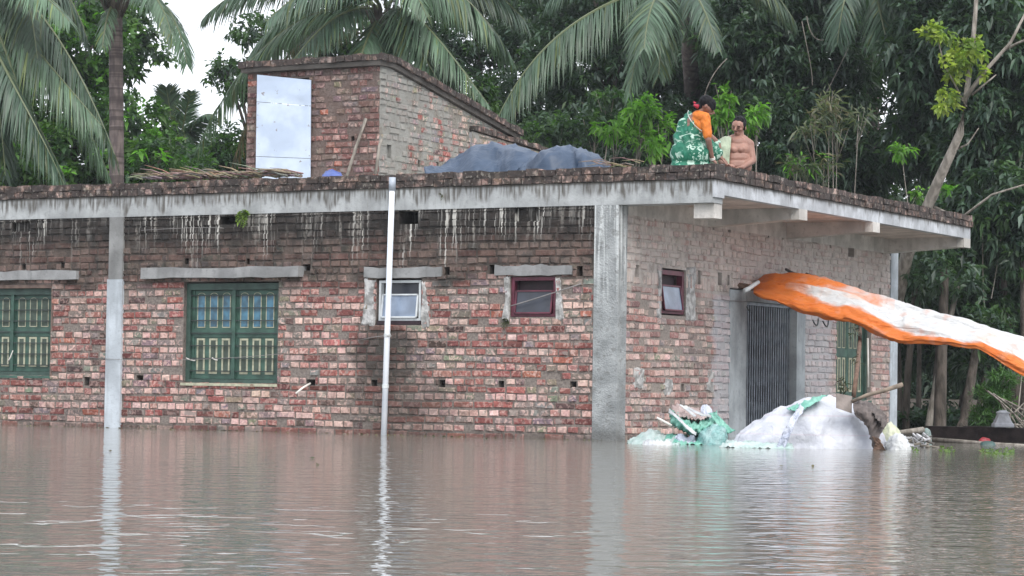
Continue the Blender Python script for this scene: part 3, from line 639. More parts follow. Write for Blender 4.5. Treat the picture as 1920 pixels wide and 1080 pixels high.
def tree(label, lobes, n, base=None, tr=.14, per=9, L=.17, Wd=.026, droop=.35, pal=None, mat='leaf', seed=1, name='broadleaf_tree', barkm='bark', cat='tree', group=None, shell=.35, limbs=True, spread=1.0, upb=.25, bend=None):
    cen = np.mean([c for c, _ in lobes], 0); base = np.array(base if base is not None else (cen[0], cen[1], -.6), float)
    t = thing(name, base, label, cat, group)
    V, F, c = sprays(lobes, n, per, L, Wd, droop, pal, seed, shell, spread, upb)
    link('crown', V, F, MT[mat], t, col=c)
    m = M(); r2 = random.Random(seed); hub = cen*.6+base*.4 if bend is None else np.array(bend)
    m.tube(bez([base, base*.55+hub*.45+np.array([r2.uniform(-.3, .3), 0, 0]), hub], 10), [tr*(1-.045*i) for i in range(11)], 8)
    link('trunk', m.v, m.f, MT[barkm], t, smooth=True)
    if limbs:
        m = M()
        for (c_, r_) in lobes:
            e = np.array(c_)+np.array([r2.uniform(-.3, .3)*r_[0], 0, r_[2]*.3]); pts = bez([hub, (hub+e)/2+np.array([r2.uniform(-.4, .4), r2.uniform(-.3, .3), .2]), e], 8); m.tube(pts, [tr*.5*(1-.1*i) for i in range(9)], 5)
            for q in range(5):
                p_ = pts[r2.randint(3, 8)]; d_ = np.array([r2.uniform(-1, 1)*r_[0], r2.uniform(-1, 1)*r_[1], r2.uniform(-.3, 1)*r_[2]])*.9; m.tube(bez([p_, p_+d_*.5+np.array([0, 0, .15]), p_+d_], 4), [tr*.16, tr*.13, tr*.1, tr*.07, tr*.04], 4)
        link('limbs', m.v, m.f, MT[barkm], t, smooth=True)
    return t
def lob(specs, k=1.0):          # (px, py, depth, radius across m, radius deep m, radius high m)
    return [(P(px, py, d), (a*k, b*k, c*k)) for px, py, d, a, b, c in specs]
DARK = [(.028, .058, .032), (.036, .074, .040), (.046, .086, .052), (.060, .102, .070), (.022, .046, .032), (.078, .120, .095), (.050, .100, .036)]
MIDG = [(.040, .095, .022), (.055, .125, .030), (.032, .080, .025), (.075, .150, .040)]
BRIGHT = [(.10, .26, .030), (.14, .32, .045), (.085, .21, .030), (.18, .36, .07)]
YEL = [(.20, .27, .05), (.26, .32, .07), (.13, .20, .045)]
GREY = [(.10, .13, .09), (.13, .15, .10), (.07, .10, .065), (.15, .14, .10)]
# left background trees
tree('bright green broadleaf tree behind the left palm trunk', lob([(90, 190, 47, 1.3, 1.2, 1.0), (150, 90, 47, 1.1, 1.1, .8), (120, 300, 46, 1.2, 1.1, .8), (240, 250, 46, .8, 1, .8), (300, 310, 45, .9, 1, .55), (190, 30, 48, .7, .8, .5), (30, 60, 48, .9, 1, .9), (10, 300, 46, 1.1, 1, .8), (-60, 180, 47, 1.2, 1, 1.2)]),
     2500, P(140, 830, 47), .17, 10, .19, .042, .3, MIDG+MIDG+BRIGHT[:1]+DARK[:2], 'leaf_soft', 3)
tree('small leafy branches of a tree high behind the palm trunk', lob([(290, 95, 49, .45, .6, .28), (250, 60, 49, .5, .6, .35), (225, 130, 49, .4, .5, .3), (245, 15, 49, .6, .6, .3), (150, 20, 49, .8, .6, .3)]), 330, P(190, 830, 49), .10, 9, .16, .04, .3, MIDG+DARK, 'leaf_soft', 4, bend=P(200, 60, 49))
tree('dense low green tree beside the small palm', lob([(400, 315, 50, .9, 1, .45), (345, 325, 51, .9, 1, .4), (270, 330, 48, .8, .9, .4), (450, 290, 50, .6, .9, .6)]), 700, None, .12, 9, .17, .035, .3, MIDG[:3]+DARK, 'leaf_soft', 5)
tree('airy tree behind the dry hanging fronds left of the tower', lob([(440, 150, 52, .55, .8, .45), (480, 60, 52, .7, .8, .35), (560, 60, 50, .9, .9, .5), (415, 120, 52, .25, .4, .2), (640, 60, 50, .9, 1, .6)]), 620, P(480, 830, 52), .13, 9, .17, .038, .3, DARK[2:]+MIDG[:2], 'leaf', 6)
# the dark wall of trees to the right
tree('dark tree behind the centre palm fronds', lob([(880, 60, 50, 1.3, 1.4, .9), (960, 200, 48, 1.0, 1.2, .8), (780, 130, 49, 1.0, 1.0, .7), (1020, 60, 49, 1.0, 1.1, .7), (880, 230, 47, .7, .8, .5)]), 2100, P(900, 830, 49), .2, 9, .16, .030, .35, DARK, 'leaf', 11)
tree('dark evergreen tree above the two people', lob([(1100, 120, 46, 1.1, 1.3, 1.0), (1250, 80, 45, 1.2, 1.3, 1.0), (1180, 260, 44, 1.2, 1.2, .8), (1030, 270, 45, .8, 1, .6), (1300, 260, 44, 1.0, 1.1, .8), (1400, 120, 44, 1.0, 1.1, 1.0), (1100, -20, 46, 1.5, 1.3, .8)]), 4200, P(1180, 830, 45), .22, 9, .17, .030, .4, DARK, 'leaf', 12)
tree('tall dark glossy tree behind the overhanging roof corner', lob([(1430, 60, 42, 1.2, 1.2, 1.0), (1550, 120, 42, 1.1, 1.2, 1.1), (1460, 260, 41, 1.0, 1.1, .9), (1580, 300, 41, .9, 1.1, .8), (1510, -30, 42, 1.5, 1.2, .7), (1640, 30, 43, .9, 1.2, .6), (1560, 390, 42, 1.1, 1.1, .6), (1420, 380, 43, 1.0, 1.0, .5)]), 5000, P(1500, 830, 42), .22, 9, .18, .030, .5, DARK, 'leaf', 13)
tree('dark broadleaf tree at the right edge with drooping leaves', lob([(1760, 100, 39, .8, 1.1, 1.0), (1870, 60, 38, .9, 1.0, .9), (1860, 250, 38, .9, 1.0, .9), (1740, 250, 40, .6, 1.0, .8), (1900, 400, 37, .8, 1.0, .8), (1800, 420, 38, .8, 1.0, .7), (1760, -40, 39, 1.1, 1.0, .5), (1980, 200, 38, .8, 1, 1.5)]), 4300, P(1930, 830, 38.5), .17, 9, .19, .034, .6, DARK+DARK[2:], 'leaf', 14)
tree('low dark tree behind the side wall and awning', lob([(1760, 560, 40, .9, 1.0, .7), (1880, 560, 39, .8, 1.0, .7), (1700, 480, 41, .7, 1.0, .7), (1820, 660, 40, .9, .8, .4), (1960, 620, 39, .7, .8, .8), (1740, 650, 41, .6, .8, .4)]), 2300, P(1790, 812, 41), .13, 9, .18, .032, .5, DARK, 'leaf', 15)
# unbroken wood behind everything
rg = np.random.default_rng(5)
lb = []
for x in range(900, 2300, 110):
    for y in list(range(-60, 700, 120))+[690, 745, 785]:
        d = 53+rg.uniform(-2, 3)
        if abs(x-1650) < 60 and 60 < y < 200: continue
        if x < 1000 and 20 < y < 240: continue
        lb.append((x+rg.uniform(-30, 30), y+rg.uniform(-30, 30), d, .95, 1.3, .85))
V, F, c = sprays(lob(lb), 9500, 9, .26, .055, .4, [tuple(.8*q for q in k) for k in DARK], 77, .2)
tag(link('distant_wood', V, F, MT['leaf'], col=c), 'unbroken mass of dark foliage far behind the house', 'woodland', kind='stuff')
V, F, c = sprays(lob([(x, y, 55, 1.0, 1.0, .6) for x in range(-150, 900, 110) for y in (330, 400, 520)]), 2400, 9, .24, .06, .4, DARK+MIDG[:1], 78, .2)
tag(link('distant_hedge', V, F, MT['leaf_soft'], col=c), 'low mass of foliage far behind the roof on the left', 'woodland', kind='stuff')
# pale sprigs standing before the dark trees
def sapling(label, clumps, base, pal, L, Wd, per, n, mat='leaf_soft', seed=1, tr=.02, droop=.35, name='sapling', barkm='bark_pale', spread=.9, cat='plant', upb=.3, bendy=.15, rooted=True):
    if rooted: base = np.array((base[0], base[1], -.4)); tr = tr*1.6
    t = thing(name, base, label, cat); V, F, c = sprays(clumps, n, per, L, Wd, droop, pal, seed, .1, spread, upb); link('foliage', V, F, MT[mat], t, col=c)
    m = M(); base = np.array(base, float); r2 = random.Random(seed)
    for (cc, rr) in clumps:
        e = np.array(cc); m.tube(bez([base, base*.5+e*.5+np.array([r2.uniform(-bendy, bendy), 0, .1]), e], 8), [tr*(1-.1*i) for i in range(9)], 5)
        for q in range(4): d_ = np.array([r2.uniform(-1, 1)*rr[0], r2.uniform(-1, 1)*rr[1], r2.uniform(-.5, 1)*rr[2]])*.8; m.tube([e-(e-base)*.1, e+d_], [tr*.25, tr*.12], 4)
    link('stem', m.v, m.f, MT[barkm], t, smooth=True); return t
sapling('bright lime green leafy bush left of the woman', lob([(1205, 205, 38.6, .26, .3, .20), (1150, 240, 38.6, .30, .3, .17), (1225, 270, 38.3, .16, .2, .13), (1195, 250, 38.6, .25, .3, .15), (1245, 230, 38.6, .12, .2, .12)], 1.07), P(1190, 420, 38.6), BRIGHT, .17, .030, 7, 110, seed=21, droop=.45)
sapling('bright lime green leafy shoots between and behind the two heads', lob([(1360, 180, 38.6, .16, .2, .20), (1350, 215, 38.6, .16, .2, .16), (1420, 210, 38.6, .14, .2, .14), (1395, 235, 38.6, .14, .2, .1)], 1.07), P(1385, 420, 38.6), BRIGHT, .15, .026, 7, 80, seed=22, droop=.45)
sapling('green bush behind the blue tarpaulin', lob([(1150, 180, 40.2, .35, .4, .16), (1040, 250, 40.2, .5, .5, .3), (1120, 230, 40.2, .4, .4, .2), (915, 190, 40.2, .2, .3, .3), (905, 160, 40.2, .14, .3, .12)]), P(1050, 420, 40.2), MIDG+DARK, .14, .032, 8, 260, seed=23)
sapling('slender plant with pale narrow leaves right of the man', lob([(1560, 205, 37.2, .28, .25, .16), (1610, 215, 37.2, .16, .2, .12), (1555, 180, 37.2, .10, .1, .12), (1520, 240, 37.2, .18, .2, .1), (1570, 245, 37.2, .15, .2, .1)], 1.13), P(1562, 420, 37.2), GREY, .22, .017, 6, 60, seed=24, droop=.3, tr=.012)
sapling('low plant with pale narrow leaves behind the roof edge', lob([(1500, 315, 37.2, .16, .2, .10), (1545, 305, 37.2, .18, .2, .12), (1490, 300, 37.2, .10, .2, .1), (1525, 345, 37.2, .2, .2, .06)], 1.13), P(1530, 440, 37.2), GREY+BRIGHT[:1], .18, .016, 6, 46, seed=25, tr=.008)
sapling('light green twig leaves before the leaning trunk base', lob([(1765, 355, 35.6, .16, .2, .06), (1690, 280, 35.6, .12, .2, .12), (1720, 365, 35.6, .15, .2, .05)]), P(1712, 455, 35.3), MIDG+BRIGHT, .12, .028, 7, 34, seed=26, rooted=False, tr=.012)
# leaning pale-trunked tree with yellow-green leaves
b_ = P(1690, 520, 35.5); t = thing('leaning_tree', (b_[0]-.4, b_[1], -.4), 'leaning pale trunked tree with yellow green leaves and bare forks', 'tree')
V, F, c = sprays(lob([(1760, 60, 34.5, .22, .3, .16), (1790, 120, 34.5, .26, .3, .24), (1770, 190, 34.5, .20, .3, .18), (1815, 95, 34.5, .2, .3, .2), (1840, 140, 34.5, .14, .2, .08), (1745, 60, 34.5, .12, .2, .10)]), 95, 8, .115, .036, .35, YEL, 31, .1); link('foliage', V, F, MT['leaf_soft'], t, col=c)
m = M(); q = [P(1655, 830, 36.5), P(1668, 620, 36), P(1700, 480, 35.5), P(1755, 350, 35), P(1800, 250, 34.6), P(1812, 180, 34.6), P(1826, 60, 34.8), P(1835, -60, 35)]
m.tube(q, [.12, .11, .095, .075, .058, .040, .032, .024], 9); m.build('trunk', MT['bark_pale'], t, smooth=True)
def branch(par, pts, r0, r1, nm='branch', mat='bark_pale'):
    m = M(); k = len(pts)-1; m.tube(pts, [r0+(r1-r0)*i/k for i in range(k+1)], 6); return m.build(nm, MT[mat], par, smooth=True)
branch(t, [P(1805, 190, 34.6), P(1850, 130, 34.5), P(1895, 80, 34.4), P(1925, 20, 34.4)], .035, .018); branch(t, [P(1880, 95, 34.5), P(1910, 80, 34.3), P(1960, 60, 34)], .022, .012)
branch(t, [P(1822, 178, 34.6), P(1850, 155, 34.4), P(1868, 140, 34.4)], .018, .008); branch(t, [P(1812, 200, 34.6), P(1770, 120, 34.5), P(1755, 60, 34.5)], .014, .006)
branch(t, [P(1790, 282, 34.8), P(1815, 270, 34.6), P(1835, 240, 34.6)], .016, .007); branch(t, [P(1745, 385, 35.2), P(1800, 410, 34.8), P(1860, 365, 34.5), P(1925, 345, 34.2)], .022, .012)
# bare twigs that stand out of the dark trees
m = M()
for pts in ([(1500, 40), (1515, 90), (1525, 130), (1520, 160)], [(1515, 30), (1522, 80), (1545, 75)], [(1590, 90), (1570, 130), (1550, 170), (1535, 200)], [(1840, 420), (1845, 480), (1838, 540), (1850, 600), (1852, 640)], [(1880, 440), (1870, 520), (1862, 560)], [(1320, 190), (1330, 140), (1360, 110)]):
    m = M(); m.tube(bez([P(x+rnd.uniform(-4, 4), y, 40.5 if x < 1700 else 36.5) for x, y in pts], 8), .008, 5); o_ = m.build('dead_branch', MT['bark_pale']); tag(o_, 'thin pale bare branch hanging in front of the dark trees', 'branch', 'bare branches in the dark trees')
# trunks at the water on the right
tr_ = [((1700, 845), (1712, 620), 37, .055), ((1718, 835), (1722, 640), 38, .04), ((1735, 820), (1775, 640), 36, .05), ((1762, 812), (1768, 620), 35, .085), ((1790, 808), (1822, 690), 35.5, .075), ((1752, 805), (1772, 560), 39, .07), ((1808, 806), (1838, 730), 36, .045), ((1685, 835), (1680, 600), 39, .05), ((1916, 820), (1918, 600), 36, .07), ((1745, 690), (1750, 805), 40, .05)]
lab = ['thin grey trunk nearest the house corner', 'thin dark trunk second from the house corner', 'pale slanting trunk left of the thickest trunk', 'thick trunk standing behind the white pedestal and dark wall', 'rough trunk leaning right beside the thickest trunk', 'dark trunk behind the thickest trunk', 'short thin trunk leaning right near the bush', 'dim thin trunk hidden close to the house corner', 'trunk at the right edge under the awning end', 'faint trunk deep in the shade']
for i, ((x0, y0), (x1, y1), d, r) in enumerate(tr_):
    a_, b_ = P(x0, y0, d), P(x1, y1, d+.3); a_[2] = min(a_[2], -.3); e = b_+(b_-a_)*.5
    t = thing('tree_trunk', a_, lab[i], 'tree trunk', 'trunks standing at the flooded bank'); m = M()
    m.tube(bez([a_, (a_+b_)/2+np.array([rnd.uniform(-.12, .12), 0, 0]), b_, e], 9), [r*(1.15-.05*k) for k in range(10)], 9); m.build('trunk', MT['bark_pale' if i in (2,) else 'bark'], t, smooth=True)
    V, F, c = sprays([(e, (.5, .5, .35))], 60, 8, .16, .03, .4, DARK, 90+i, .2); link('foliage', V, F, MT['leaf'], t, col=c)
sapling('feathery green bush beside the white pedestal', lob([(1865, 740, 32, .26, .25, .16), (1850, 780, 32, .22, .2, .14), (1880, 710, 32, .18, .2, .1)]), P(1862, 822, 32), [(.05, .12, .035), (.075, .16, .05), (.04, .09, .03)], .10, .009, 9, 330, seed=41, droop=.1, spread=.9)
V, F, c = sprays(lob([(1780, 790, 37, .9, .4, .14), (1880, 800, 36, .8, .4, .14), (1700, 800, 38, .5, .4, .14)]), 420, 8, .16, .03, .3, DARK, 61, .1); tag(link('undergrowth', V, F, MT['leaf'], col=c), 'dark undergrowth along the flooded bank', 'undergrowth', kind='stuff')
# ------------------------------------------------------------------ coconut palms
FRP = [(.080, .145, .088), (.100, .172, .104), (.062, .115, .074)]
def frond(par, pts, n=78, ll=.85, w=.0135, hang=.75, col=0, seed=0, fan=1.0, dry=False, side=1.0):
    """a rib along a Bezier and two ranks of long narrow leaflets that hang from it"""
    rg = np.random.default_rng(seed+1000); c0 = np.array((.13, .115, .075) if dry else FRP[col % 3])*random.Random(seed*7+1).uniform(.42, 1.02); Z = np.array([0, 0, -1.0])
    n = int(n*1.55); R_ = np.array(bez(pts, 40)); m = M(); m.tube(R_, [.030*(1-.8*i/40) for i in range(41)], 5); V0 = list(m.v); F0 = list(m.f)
    V = []; F = []; Cc = []
    base = len(V0); tt = np.linspace(.10, 1.0, n)
    for sgn in (-1, 1):
        for t in tt:
            if math.sin(t*23+seed)*math.sin(t*9+seed*1.7) > .90 or rg.random() < .03: continue
            t = min(max(t+rg.uniform(-.006, .006), 0), .999); k = t*40; i = int(k); f = k-i; p = R_[i]*(1-f)+R_[i+1]*f; tan = nrm(R_[min(i+1, 40)]-R_[max(i-1, 0)])
            s = np.cross(tan, -Z); s = s/np.linalg.norm(s) if np.linalg.norm(s) > .15 else RH.copy()
            L = ll*(.45+.55*math.sin(math.pi*min(1, .18+t*.80)))*rg.uniform(.72, 1.15)*(1 if t < .9 else .75)
            ang = (.45+.35*t); d = nrm(s*sgn*(1-ang*.4)*fan*side+tan*ang+Z*hang*.55+rg.normal(size=3)*.05)
            q = p; col_ = c0*rg.uniform(.6, 1.35)*(np.array((1.5, 1.15, .6)) if rg.random() < .08 else 1); wd = w*rg.uniform(.8, 1.1); row = []
            for j in range(5):
                ww = wd*(.65, 1, .9, .55, .06)[j]; wv = nrm(np.cross(d, np.cross(tan, d)+s*.2)+rg.normal(size=3)*.1)
                row.append((q-wv*ww, q+wv*ww)); q = q+d*L/4; d = nrm(d+Z*hang*.34+rg.normal(size=3)*.035)
            b0 = base+len(V)
            for a, b in row: V += [a, b]; Cc += [col_, col_]
            for j in range(4): F.append((b0+2*j, b0+2*j+1, b0+2*j+3, b0+2*j+2))
    cols = [np.array((.15, .18, .09))*.8]*len(V0)+Cc
    return link('frond', V0+V, F0+F, MT['frond'], par, col=np.array(cols))
def palm(label, base, top, r, fronds, name='coconut_palm', n=78):
    t = thing(name, base, label, 'palm tree'); base, top = np.array(base, float), np.array(top, float)
    k = 30; pts = bez([base, base*.5+top*.5+np.array([.08, 0, 0]), top], k); m = M(); m.tube(pts, [r*(1.12-.2*i/k)*(1+.05*(i % 2)) for i in range(k+1)], 12); m.build('trunk', MT['palm_bark'], t, smooth=True)
    m = M()
    for i in range(14): a_ = i*2.4; m.tube([top-(0, 0, .3), top+np.array([math.cos(a_)*.28, math.sin(a_)*.28, .15])], [.09, .02], 5)
    m.build('crown_sheath', MT['bark'], t)
    for i, fr in enumerate(fronds):
        pts = [P(*q) for q in fr[0]]; kw = fr[1] if len(fr) > 1 else {}
        frond(t, pts, kw.pop('n', n), seed=hash_i(label)+i, col=i, **kw)
    return t
def hash_i(s): return sum((i+1)*ord(c) for i, c in enumerate(s)) % 9973
palm('tall palm with the bare ringed trunk left of the tower', P(214, 830, 41), P(216, 6, 41), .118, [
    ([(228, 0, 41), (290, -40, 41), (335, 20, 40.6), (350, 118, 40.4)], dict(ll=.75, hang=.6, n=70)), ([(222, -5, 41), (250, -60, 40), (300, -20, 39.5), (320, 60, 39.2)], dict(ll=.6, hang=.7)),
    ([(215, 0, 41), (180, -60, 40.6), (130, -50, 40.4), (95, 10, 40)], dict(ll=.8)), ([(220, -5, 41), (330, -120, 41), (400, -100, 41), (440, -30, 41)], dict(ll=.8)), ([(214, 5, 41), (200, 20, 40.6), (195, 60, 40.5), (192, 90, 40.4)], dict(ll=.35, n=30))])
palm('palm at the left edge with long fronds hanging to the roof', P(-60, 830, 38), P(-50, -60, 38), .14, [
    ([(-40, -50, 38), (60, -40, 37.6), (150, 120, 37.2), (215, 290, 37)], dict(ll=1.0, hang=1.0, n=90)), ([(-40, -40, 38), (40, 60, 37.2), (90, 120, 37), (190, 235, 36.6)], dict(ll=.95, hang=1.1, n=90)),
    ([(-50, -50, 38), (60, -120, 38), (140, -20, 38), (165, 80, 38)], dict(ll=.8, hang=.8)), ([(20, -60, 38), (50, -30, 37.6), (60, 20, 37.4), (70, 110, 37)], dict(ll=.8, hang=.8)),
    ([(-50, -40, 38), (0, 60, 37), (40, 160, 36.8), (70, 300, 36.6)], dict(ll=.8, hang=.9)), ([(-50, -50, 38), (-20, 80, 37), (0, 180, 36.8), (10, 330, 36.6)], dict(ll=.85, hang=.9)),
    ([(-50, -60, 38), (-40, 60, 38.5), (60, 200, 38.8), (120, 330, 38.8)], dict(ll=.8, hang=.9)), ([(-60, -40, 38), (40, 20, 39), (130, 150, 39.2), (205, 330, 39.4)], dict(ll=1.0, hang=1.1, n=90)), ([(-60, -40, 38), (-20, 100, 36.4), (50, 190, 36.2), (120, 345, 36.2)], dict(ll=.9, hang=1.1, n=90)), ([(-60, -40, 38), (60, -40, 38.4), (120, 60, 38.6), (140, 200, 38.8)], dict(ll=.9, hang=1.0, n=80)), ([(-50, -60, 38), (20, -60, 37), (90, -10, 36.6), (130, 40, 36.4)], dict(ll=.75, hang=.5))])
palm('palm behind the stair tower with broad spreading fronds', P(735, 830, 40), P(716, 30, 40), .15, [
    ([(712, 20, 40), (620, -80, 40), (480, -60, 40), (385, 30, 40)], dict(ll=.85, hang=.9, n=90)), ([(712, 20, 40), (560, -20, 40.5), (440, 120, 41), (370, 280, 41.2)], dict(ll=.75, hang=.9, n=90)),
    ([(715, 20, 40), (640, 0, 39.4), (590, 60, 39), (545, 120, 38.8)], dict(ll=.8, hang=.5)), ([(712, 30, 40), (690, 60, 39.5), (672, 110, 39.2), (665, 160, 39)], dict(ll=.6, hang=.6)),
    ([(720, 25, 40), (770, -10, 39.4), (820, 70, 39), (915, 195, 38.6)], dict(ll=.80, hang=.6, n=95)), ([(722, 15, 40), (800, -90, 40), (900, -60, 40), (985, 40, 40)], dict(ll=.95, hang=.9, n=95)),
    ([(722, 10, 40), (820, -60, 40.3), (900, 0, 40.6), (960, 110, 40.8)], dict(ll=.85, hang=.9)), ([(722, 10, 40), (730, -80, 39.6), (760, -60, 39), (800, 30, 38.6)], dict(ll=.7, hang=.7)),
    ([(715, 20, 40), (690, -60, 39.4), (600, -60, 39), (500, 40, 38.6)], dict(ll=.85, hang=.8, n=90)), ([(716, 35, 40), (735, 60, 39.7), (742, 110, 39.5), (745, 150, 39.4)], dict(ll=.5, hang=.5)),
    ([(716, 40, 40), (700, 60, 39.6), (688, 100, 39.4), (684, 170, 39.3)], dict(ll=.5, hang=.9, dry=True)), ([(712, 20, 40), (560, 20, 41.5), (480, 170, 42), (430, 330, 42)], dict(ll=.6, hang=.9, dry=True)), ([(722, 20, 40), (790, 20, 40.6), (850, 110, 41), (870, 180, 41)], dict(ll=.7, hang=.8)), ([(722, 15, 40), (790, -60, 39.6), (860, -40, 39.4), (925, 60, 39.2)], dict(ll=.95, hang=1.0, n=95)), ([(722, 15, 40), (840, -140, 40), (960, -120, 40), (1010, -20, 40)], dict(ll=.95, hang=1.0, n=95)), ([(712, 15, 40), (600, -40, 41), (500, 30, 41.4), (455, 140, 41.6)], dict(ll=.85, hang=.9, n=90)), ([(722, 25, 40), (760, 40, 39.3), (800, 110, 39), (850, 205, 38.8)], dict(ll=.7, hang=.6, n=80)), ([(712, 10, 40), (640, -80, 40.6), (560, -60, 41), (430, -20, 41.4)], dict(ll=.8, hang=.9))])
palm('palm above the two people with one long arching frond', P(1330, 830, 54), P(1275, -190, 40), .14, [
    ([(1250, -30, 38), (1120, 0, 37.2), (1000, 70, 36.8), (932, 225, 36.4)], dict(ll=.95, hang=1.05, n=110)), ([(1250, -40, 38), (1215, -10, 37), (1200, 60, 36.6), (1180, 175, 36.4)], dict(ll=.62, hang=.5, n=80, side=.6)),
    ([(1262, -50, 38), (1290, -40, 37), (1320, 0, 36.6), (1345, 90, 36.2)], dict(ll=.55, hang=.7, n=80)), ([(1262, -40, 38), (1235, -20, 37), (1215, 0, 36.4), (1208, 90, 36)], dict(ll=.75, hang=.6, n=80)),
    ([(1262, -50, 38), (1350, -110, 38), (1430, -60, 38), (1490, 40, 38)], dict(ll=.8, hang=.8)), ([(1250, -50, 38), (1180, -120, 38), (1100, -80, 38), (1030, 0, 38)], dict(ll=.8, hang=.9)), ([(1262, -50, 38), (1250, 0, 37.4), (1240, 60, 37.2), (1235, 140, 37)], dict(ll=.6, hang=.7))])
palm('dim palm high among the dark trees on the right', P(1640, 830, 44), P(1625, -90, 42), .14, [
    ([(1625, -90, 41), (1640, -20, 39.6), (1660, 60, 39.4), (1680, 160, 39.4)], dict(ll=.7, hang=.7)), ([(1625, -90, 41), (1680, -60, 39.6), (1710, 0, 39.4), (1730, 80, 39.4)], dict(ll=.7, hang=.8)), ([(1625, -90, 41), (1590, -40, 39.6), (1580, 0, 39.4), (1570, 80, 39.4)], dict(ll=.7, hang=.8))])
palm('small young palm against the sky gap', P(332, 830, 52), P(332, 300, 52), .12, [
    ([(332, 300, 52), (325, 240, 52), (318, 200, 52), (312, 165, 51.8)], dict(ll=.55, hang=.15, w=.018)), ([(332, 300, 52), (340, 250, 52), (350, 200, 51.8), (358, 172, 51.6)], dict(ll=.4, hang=.2)), ([(332, 300, 52), (310, 260, 52), (300, 240, 51.6), (292, 240, 51.6)], dict(ll=.5, hang=.5)),
    ([(332, 300, 52), (350, 250, 52), (372, 205, 51.6), (400, 215, 51.6)], dict(ll=.5, hang=.7)), ([(332, 300, 52), (340, 240, 52), (345, 220, 52), (350, 290, 51)], dict(ll=.5, hang=.6)), ([(332, 300, 52), (320, 260, 52), (316, 240, 51), (318, 300, 51)], dict(ll=.6, hang=.6)), ([(332, 305, 52), (370, 260, 52), (400, 250, 51.6), (420, 300, 51.6)], dict(ll=.5, hang=.7))])
# ------------------------------------------------------------------ people
def cap_mesh(p0, r0, p1, r1, n=14, k=5, sq=(1, 1, 1)):
    """closed tapered capsule"""
    p0, p1 = np.array(p0, float), np.array(p1, float); L = np.linalg.norm(p1-p0); t = (p1-p0)/L if L > 1e-6 else np.array([0, 0, 1.0])
    a = nrm(np.cross(t, [0, 0, 1.0] if abs(t[2]) < .9 else [1.0, 0, 0])); b = np.cross(t, a); rings = []
    for i in range(1, k+1): q = -math.pi/2+math.pi/2*i/k; rings.append((p0+t*r0*math.sin(q), r0*math.cos(q)))
    for i in range(0, k): q = math.pi/2*i/k; rings.append((p1+t*r1*math.sin(q), r1*math.cos(q)))
    V = [p0-t*r0]
    for c, r in rings:
        for j in range(n): q = 2*math.pi*j/n; V.append(c+(a*math.cos(q)+b*math.sin(q))*r)
    V.append(p1+t*r1); F = []; m = len(rings)
    for j in range(n): F.append((0, 1+(j+1) % n, 1+j)); F.append((len(V)-1, 1+(m-1)*n+j, 1+(m-1)*n+(j+1) % n))
    for i in range(m-1):
        for j in range(n): F.append((1+i*n+j, 1+i*n+(j+1) % n, 1+(i+1)*n+(j+1) % n, 1+(i+1)*n+j))
    return V, F
def organic(name, prims, mats, parent, voxel=.008, smooth=3, wr=0.0, wscale=9, label=None, wfreq=(1, 1, 1)):
    """one continuous skin grown over tapered capsules (p0,r0,p1,r1[,flatten axis,factor])"""
    V = []; F = []
    for p in prims:
        v, f = cap_mesh(*p[:4])
        if len(p) > 4:
            ax = nrm(p[4]); c = (np.array(p[0])+np.array(p[2]))/2; v = [np.array(q)-ax*((np.array(q)-c)@ax)*(1-p[5]) for q in v]
        b = len(V); V += v; F += [tuple(b+i for i in q) for q in f]
    V = np.array(V); off = OFF[parent.name]
    me = bpy.data.meshes.new(name); me.from_pydata([tuple(q-off) for q in V], [], F); o = bpy.data.objects.new(name, me); SC.collection.objects.link(o)
    a = o.modifiers.new('a', 'REMESH'); a.mode = 'VOXEL'; a.voxel_size = voxel; a.use_smooth_shade = True
    a = o.modifiers.new('b', 'SMOOTH'); a.factor = .6; a.iterations = smooth
    dg = bpy.context.evaluated_depsgraph_get(); me2 = bpy.data.meshes.new_from_object(o.evaluated_get(dg)); o.modifiers.clear(); o.data = me2; me2.name = name; bpy.data.meshes.remove(me)
    n = len(me2.vertices); co = np.empty(n*3); me2.vertices.foreach_get('co', co); co = co.reshape(-1, 3)
    if wr:
        nn = np.empty(n*3); me2.vertices.foreach_get('normal', nn); nn = nn.reshape(-1, 3)
        q = co*wscale*np.array(wfreq); d = np.sin(q[:, 0]*1.7+np.sin(q[:, 2]*1.3)*1.6+q[:, 1])*.5+np.sin(q[:, 2]*2.1+np.sin(q[:, 0]*1.9+q[:, 1]*1.2)*2.0)*.5
        co = co+nn*(d*wr)[:, None]; me2.vertices.foreach_set('co', co.ravel())
    me2.materials.clear()
    for m in (mats if isinstance(mats, list) else [mats]): me2.materials.append(m)
    me2.polygons.foreach_set('use_smooth', np.ones(len(me2.polygons), dtype=bool)); me2.update(); o.parent = parent; OFF[o.name] = off
    if label: o['label'] = label
    return o
def skin(name, base, blush):
    n = N(name); c = n.mix(n.rng(n.noise(9, 3), .3, .7), base, blush); n.b.inputs['Subsurface Weight'].default_value = .08; n.b.inputs['Subsurface Radius'].default_value = (.02, .008, .004)
    n.bump(n.noise(60, 3), .15, .004); return n.fin(c, .48, 0, .4)
MT['skinm'] = skin('brown_skin', (.255, .135, .105), (.32, .175, .135)); MT['skinw'] = skin('dark_brown_skin', (.20, .105, .080), (.25, .13, .10))
MT['hair'] = simple('black_hair', (.004, .004, .006), .6, .3, 60, .2); MT['hair'].node_tree.nodes['Principled BSDF'].inputs['Specular IOR Level'].default_value = .15; MT['eye'] = simple('dark_eye', (.012, .008, .008), .2, .1)
